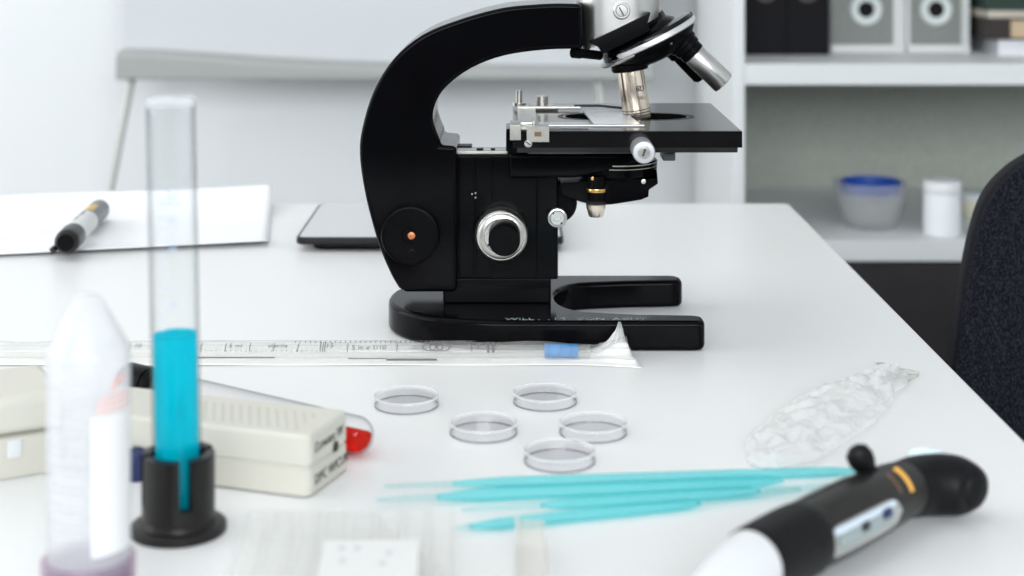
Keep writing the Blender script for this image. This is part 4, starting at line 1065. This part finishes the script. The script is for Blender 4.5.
# binders
def binder(x0_, x1_, label):
    yf = 2.14; h = .32
    r = thing('ring_binder', label, 'binder', ((x0_+x1_)/2, yf, zu1), group='black binders on the upper shelf')
    w = x1_-x0_
    bm = B(); box(bm, (x0_, yf, zu1), (x0_+.003, yf+.25, zu1+h)); box(bm, (x1_-.003, yf, zu1), (x1_, yf+.25, zu1+h)); obj('cover', bm, M_binder, r)
    bm = B(); box(bm, (x0_+.0031, yf, zu1+.0005), (x1_-.0031, yf+.003, zu1+h)); obj('spine', bm, M_binder, r)
    bm = B(); box(bm, (x0_+.006, yf+.015, zu1+.006), (x1_-.006, yf+.235, zu1+h-.015)); obj('paper_block', bm, M_paper, r)
    cc_ = P((x0_+x1_)/2/yf*F+512, -9, yf)
    bm = lathe(B(), [(.0105,0),(.0150,0),(.0150,.0012),(.0105,.0016)], axis_matrix((cc_.x, yf, cc_.z), (0,-1,0), Vector((0,0,1))), 32, closed=True); obj('finger_ring', bm, mat('dull_ring', (.10,.085,.08), .45), r)
binder(P(745.5,0,2.14).x, P(786,0,2.14).x, 'black ring binder touching the shelf side panel')
binder(P(786.8,0,2.14).x, P(828.5,0,2.14).x, 'black ring binder next to the grey file box')
def filebox(x0_, x1_, g0, g1, rc, label):
    yf = 2.175; h = .30
    r = thing('file_box', label, 'file box', ((x0_+x1_)/2, yf, zu1), group='grey file boxes on the upper shelf')
    bm = B(); box(bm, (x0_, yf+.003, zu1), (x1_, yf+.22, zu1+h)); obj('box_body', bm, M_filewhite, r, bevel=(.0015,2))
    bm = B(); box(bm, (g0, yf-.0005, P(0,44,yf).z), (g1, yf+.0028, zu1+h-.004)); obj('grey_panel', bm, M_filegrey, r)
    bm = B(); box(bm, (x0_+.001, yf-.003, zu1+.0002), (x1_-.001, yf+.0028, P(0,44.5,yf).z)); obj('bottom_lip', bm, M_filewhite, r, bevel=(.0008,2))
    c_ = P(rc, 9.5, yf)
    Mr = axis_matrix((c_.x, yf-.0005, c_.z), (0,-1,0), Vector((0,0,1)))
    bm = lathe(B(), [(.0108,0),(.0216,0),(.0216,.0015),(.0195,.0030),(.0125,.0026),(.0108,.0012)], Mr, 48, closed=True); rg_ = obj('ring', bm, M_ringmat, r)
    bm = lathe(B(), [(0,.0001),(.0109,.0001),(.0109,.0006),(0,.0006)], Mr, 40); obj('finger_hole', bm, mat('black_void', (.003,.003,.003), .9), rg_)
filebox(P(830,0,2.175).x, P(905.5,0,2.175).x, P(830.5,0,2.175).x, P(893,0,2.175).x, 866, 'grey file box with white lip and round finger ring beside the black binders')
filebox(P(906.5,0,2.175).x, P(970.5,0,2.175).x, P(911,0,2.175).x, P(961,0,2.175).x, 936, 'grey file box with white lip and round finger ring nearest the stacked books')
# books
def book(x0_, h0, w, d_, hh, mc, label, yf, rz_, spine=0):
    r = thing('book', label, 'book', (x0_, yf, zu1+h0), rz_, group='books stacked flat on the upper shelf')
    Mb = ROOT[r.name]
    bm = B(); box(bm, (0,0,0), (w,d_,.002)); box(bm, (0,0,hh-.002), (w,d_,hh)); box(bm, (0,0,.002), (.003,d_,hh-.002)); box(bm, (.003,0,.002), (.034 if spine else w,.0028,hh-.002)); bm.transform(Mb); obj('cover', bm, mc, r)
    bm = B(); box(bm, (.0032,.003,.0021), (w-.003,d_-.003,hh-.0021)); bm.transform(Mb); obj('pages', bm, mat('book_pages', (.55,.42,.27), .8), r)
yb_ = 2.13
xk = P(985,0,yb_).x
book(xk+.018, 0, .15, .21, .0215, mat('white_cover', (.72,.73,.76), .5), 'white book lying flat at the bottom of the stack on the upper shelf', yb_, 0)
book(xk-.002, .0217, .15, .20, .028, mat('dark_brown_cover', (.022,.014,.012), .6), 'thick dark brown book second from the bottom of the shelf stack', yb_-.005, math.radians(-3), 1)  # dark front strip paints in the shaded left side of the stack
book(xk+.004, .0499, .14, .19, .010, mat('cream_cover', (.55,.50,.42), .6), 'thin cream book under the dark green one in the shelf stack', yb_, math.radians(2))
book(xk+.002, .0601, .14, .19, .022, mat('dark_green_cover', (.012,.035,.025), .6), 'dark green book on top of the shelf stack', yb_, math.radians(-1))
# bowl with blue strip
pb3 = Vector((P(870,0,2.1).x, 2.095, zl1))
bw = thing('glass_bowl', 'small clear glass bowl on the lower shelf', 'bowl', pb3)
prf = [(0,.0015),(.026,.0015),(.030,.004),(.038,.022),(.0445,.048),(.0460,.060)]
bm = lathe(B(), prf+[(.0475,.060),(.0462,.048),(.0398,.021),(.0318,.001),(.028,0),(0,0)], Matrix.Translation(pb3), 56); obj('bowl_wall', bm, clear('bowl_glass', (.985,.99,.985), .22, body_color=(1.,1.,1.), edge=.75, rough=.06), bw)
bm = lathe(B(), [(.0345,.0455),(.0385,.0455),(.0400,.0600),(.0360,.0615)], Matrix.Translation(pb3), 48, closed=True); o = obj('lid_ring', bm, M_blueband, loc=pb3+Vector((0,0,.0455)))
tag(o, 'cobalt blue plastic ring resting in the glass bowl', 'ring')
pj = Vector((P(943,0,2.04).x, 2.045, zl1))
jr = thing('pill_jar', 'white plastic jar standing right of the glass bowl on the lower shelf', 'jar', pj)
bm = lathe(B(), [(0,0),(.0225,0),(.0235,.001),(.0235,.050),(.022,.0535),(0,.0535)], Matrix.Translation(pj), 48); obj('jar_body', bm, mat('jar_white', (.84,.87,.89), .45), jr)
bm = lathe(B(), [(0,.0537),(.0238,.0537),(.0242,.0545),(.0242,.066),(.023,.0685),(0,.069)], Matrix.Translation(pj), 48); obj('lid', bm, mat('lid_white', (.80,.83,.85), .4), jr)
pq = Vector((P(978,0,2.15).x, 2.16, zl1))
cu = thing('cream_tub', 'pale cream tub behind the chair back on the lower shelf', 'tub', pq)
bm = lathe(B(), [(0,0),(.018,0),(.0195,.002),(.0215,.026),(0,.026)], Matrix.Translation(pq), 40); obj('tub_body', bm, mat('tub_cream', (.72,.70,.56), .5), cu)
bm = lathe(B(), [(0,.0262),(.0225,.0262),(.0228,.032),(.021,.034),(0,.034)], Matrix.Translation(pq), 40); obj('lid', bm, mat('tub_lid', (.66,.70,.73), .45), cu)

# ------------------------------------------------------------------ flip chart
YF = 2.32
fc = thing('flip_chart', 'white flip chart board with grey pen tray on splayed legs', 'flip chart', (-.18, YF+.05, 0))
xl, xr = P(117,0,YF).x, P(654,0,YF).x
bm = box(B(), (xl, YF+.03, P(0,76,YF).z), (xr, YF+.045, Z(.95))); obj('board', bm, M_board, fc, bevel=(.002,2))
bm = B(); 
tray_l = [(YF-.03, 79), (YF-.03, 58), (YF+.028, 48)]
def trp(px, yy, y): return Vector(((px-512)*YF/F, yy, TZ+HC-(y+HY)*YF/F))
rows = []
for px, top in ((119,50),(150,50.5),(200,53.5),(260,58),(330,61.5),(420,64.5),(520,66),(652,67)):
    rows.append([bm.verts.new(trp(px, YF-.022, 78.5)), bm.verts.new(trp(px, YF-.022, top+5)), bm.verts.new(trp(px, YF-.012, top)), bm.verts.new(trp(px, YF+.0295, top)), bm.verts.new(trp(px, YF+.0295, 78.5))])
for a, b in zip(rows, rows[1:]):
    for i in range(5): bm.faces.new((a[i], b[i], b[(i+1)%5], a[(i+1)%5]))
bm.faces.new(rows[0]); bm.faces.new(rows[-1])
obj('pen_tray', bm, M_tray, fc, bevel=(.003,3,30))
bm = cyl(B(), P(130,78,YF)+Vector((0,.012,0)), Vector((P(130,78,YF).x-.141, YF-.02, 0)), .0062); obj('leg', bm, M_leg, fc)
bm = cyl(B(), P(598,78,YF)+Vector((0,.012,0)), Vector((P(598,78,YF).x+.13, YF-.02, 0)), .0062); obj('leg', bm, M_leg, fc)
bm = cyl(B(), (-.17, YF+.055, 1.2), (-.17, YF+.165, 0), .0062); obj('rear_leg', bm, M_leg, fc)

# ------------------------------------------------------------------ light
def area(name, loc, target, sx_, sy_, power, color):
    l = bpy.data.lights.new(name, 'AREA'); l.shape = 'RECTANGLE'; l.size = sx_; l.size_y = sy_; l.energy = power; l.color = color
    o = bpy.data.objects.new(name, l); COL.objects.link(o); o.location = loc
    o.rotation_euler = (Vector(target)-Vector(loc)).to_track_quat('-Z', 'Y').to_euler(); return o
area('window_daylight', (X0-.12, (WY0+WY1)/2, (WZ0+WZ1)/2), (1, (WY0+WY1)/2, (WZ0+WZ1)/2), WY1-WY0, WZ1-WZ0, 44, (1.0,.985,.955))
area('front_fill', (0, Y0-.12, (FZ0+FZ1)/2), (0, 1, (FZ0+FZ1)/2-.9), 2*FX, FZ1-FZ0, 122, (.93,.97,1.0))  # added fill through the made-up front window, brightens the shelf bays
area('overhead_fill', (-.35, .75, ZC-.02), (-.35, .75, 0), 1.5, 1.5, 6, (1.0,.985,.96))  # soft overhead fill added for brightness, no light fitting hangs here
w = bpy.data.worlds.new('daylight'); SC.world = w; w.use_nodes = True
w.node_tree.nodes['Background'].inputs['Color'].default_value = (.85,.92,1,1); w.node_tree.nodes['Background'].inputs['Strength'].default_value = 1.0

# ------------------------------------------------------------------ camera
cam = bpy.data.cameras.new('camera'); co = bpy.data.objects.new('camera', cam); COL.objects.link(co)
co.location = (0, 0, TZ+HC); co.rotation_euler = (PI/2, 0, 0)
cam.sensor_fit = 'HORIZONTAL'; cam.sensor_width = 36; cam.lens = 36*F/1024
cam.shift_y = -(288+HY)/1024
cam.clip_start = .02; cam.clip_end = 50
cam.dof.use_dof = True; cam.dof.focus_distance = .955; cam.dof.aperture_fstop = 7.5; cam.dof.aperture_blades = 0
SC.camera = co
SC.view_settings.view_transform = 'Standard'; SC.view_settings.look = 'None'; SC.view_settings.gamma = 1; SC.view_settings.use_curve_mapping = False
SC.view_settings.exposure = 0.0
SC.cycles.max_bounces = 14; SC.cycles.transparent_max_bounces = 40; SC.cycles.transmission_bounces = 12
SC.cycles.use_denoising = True
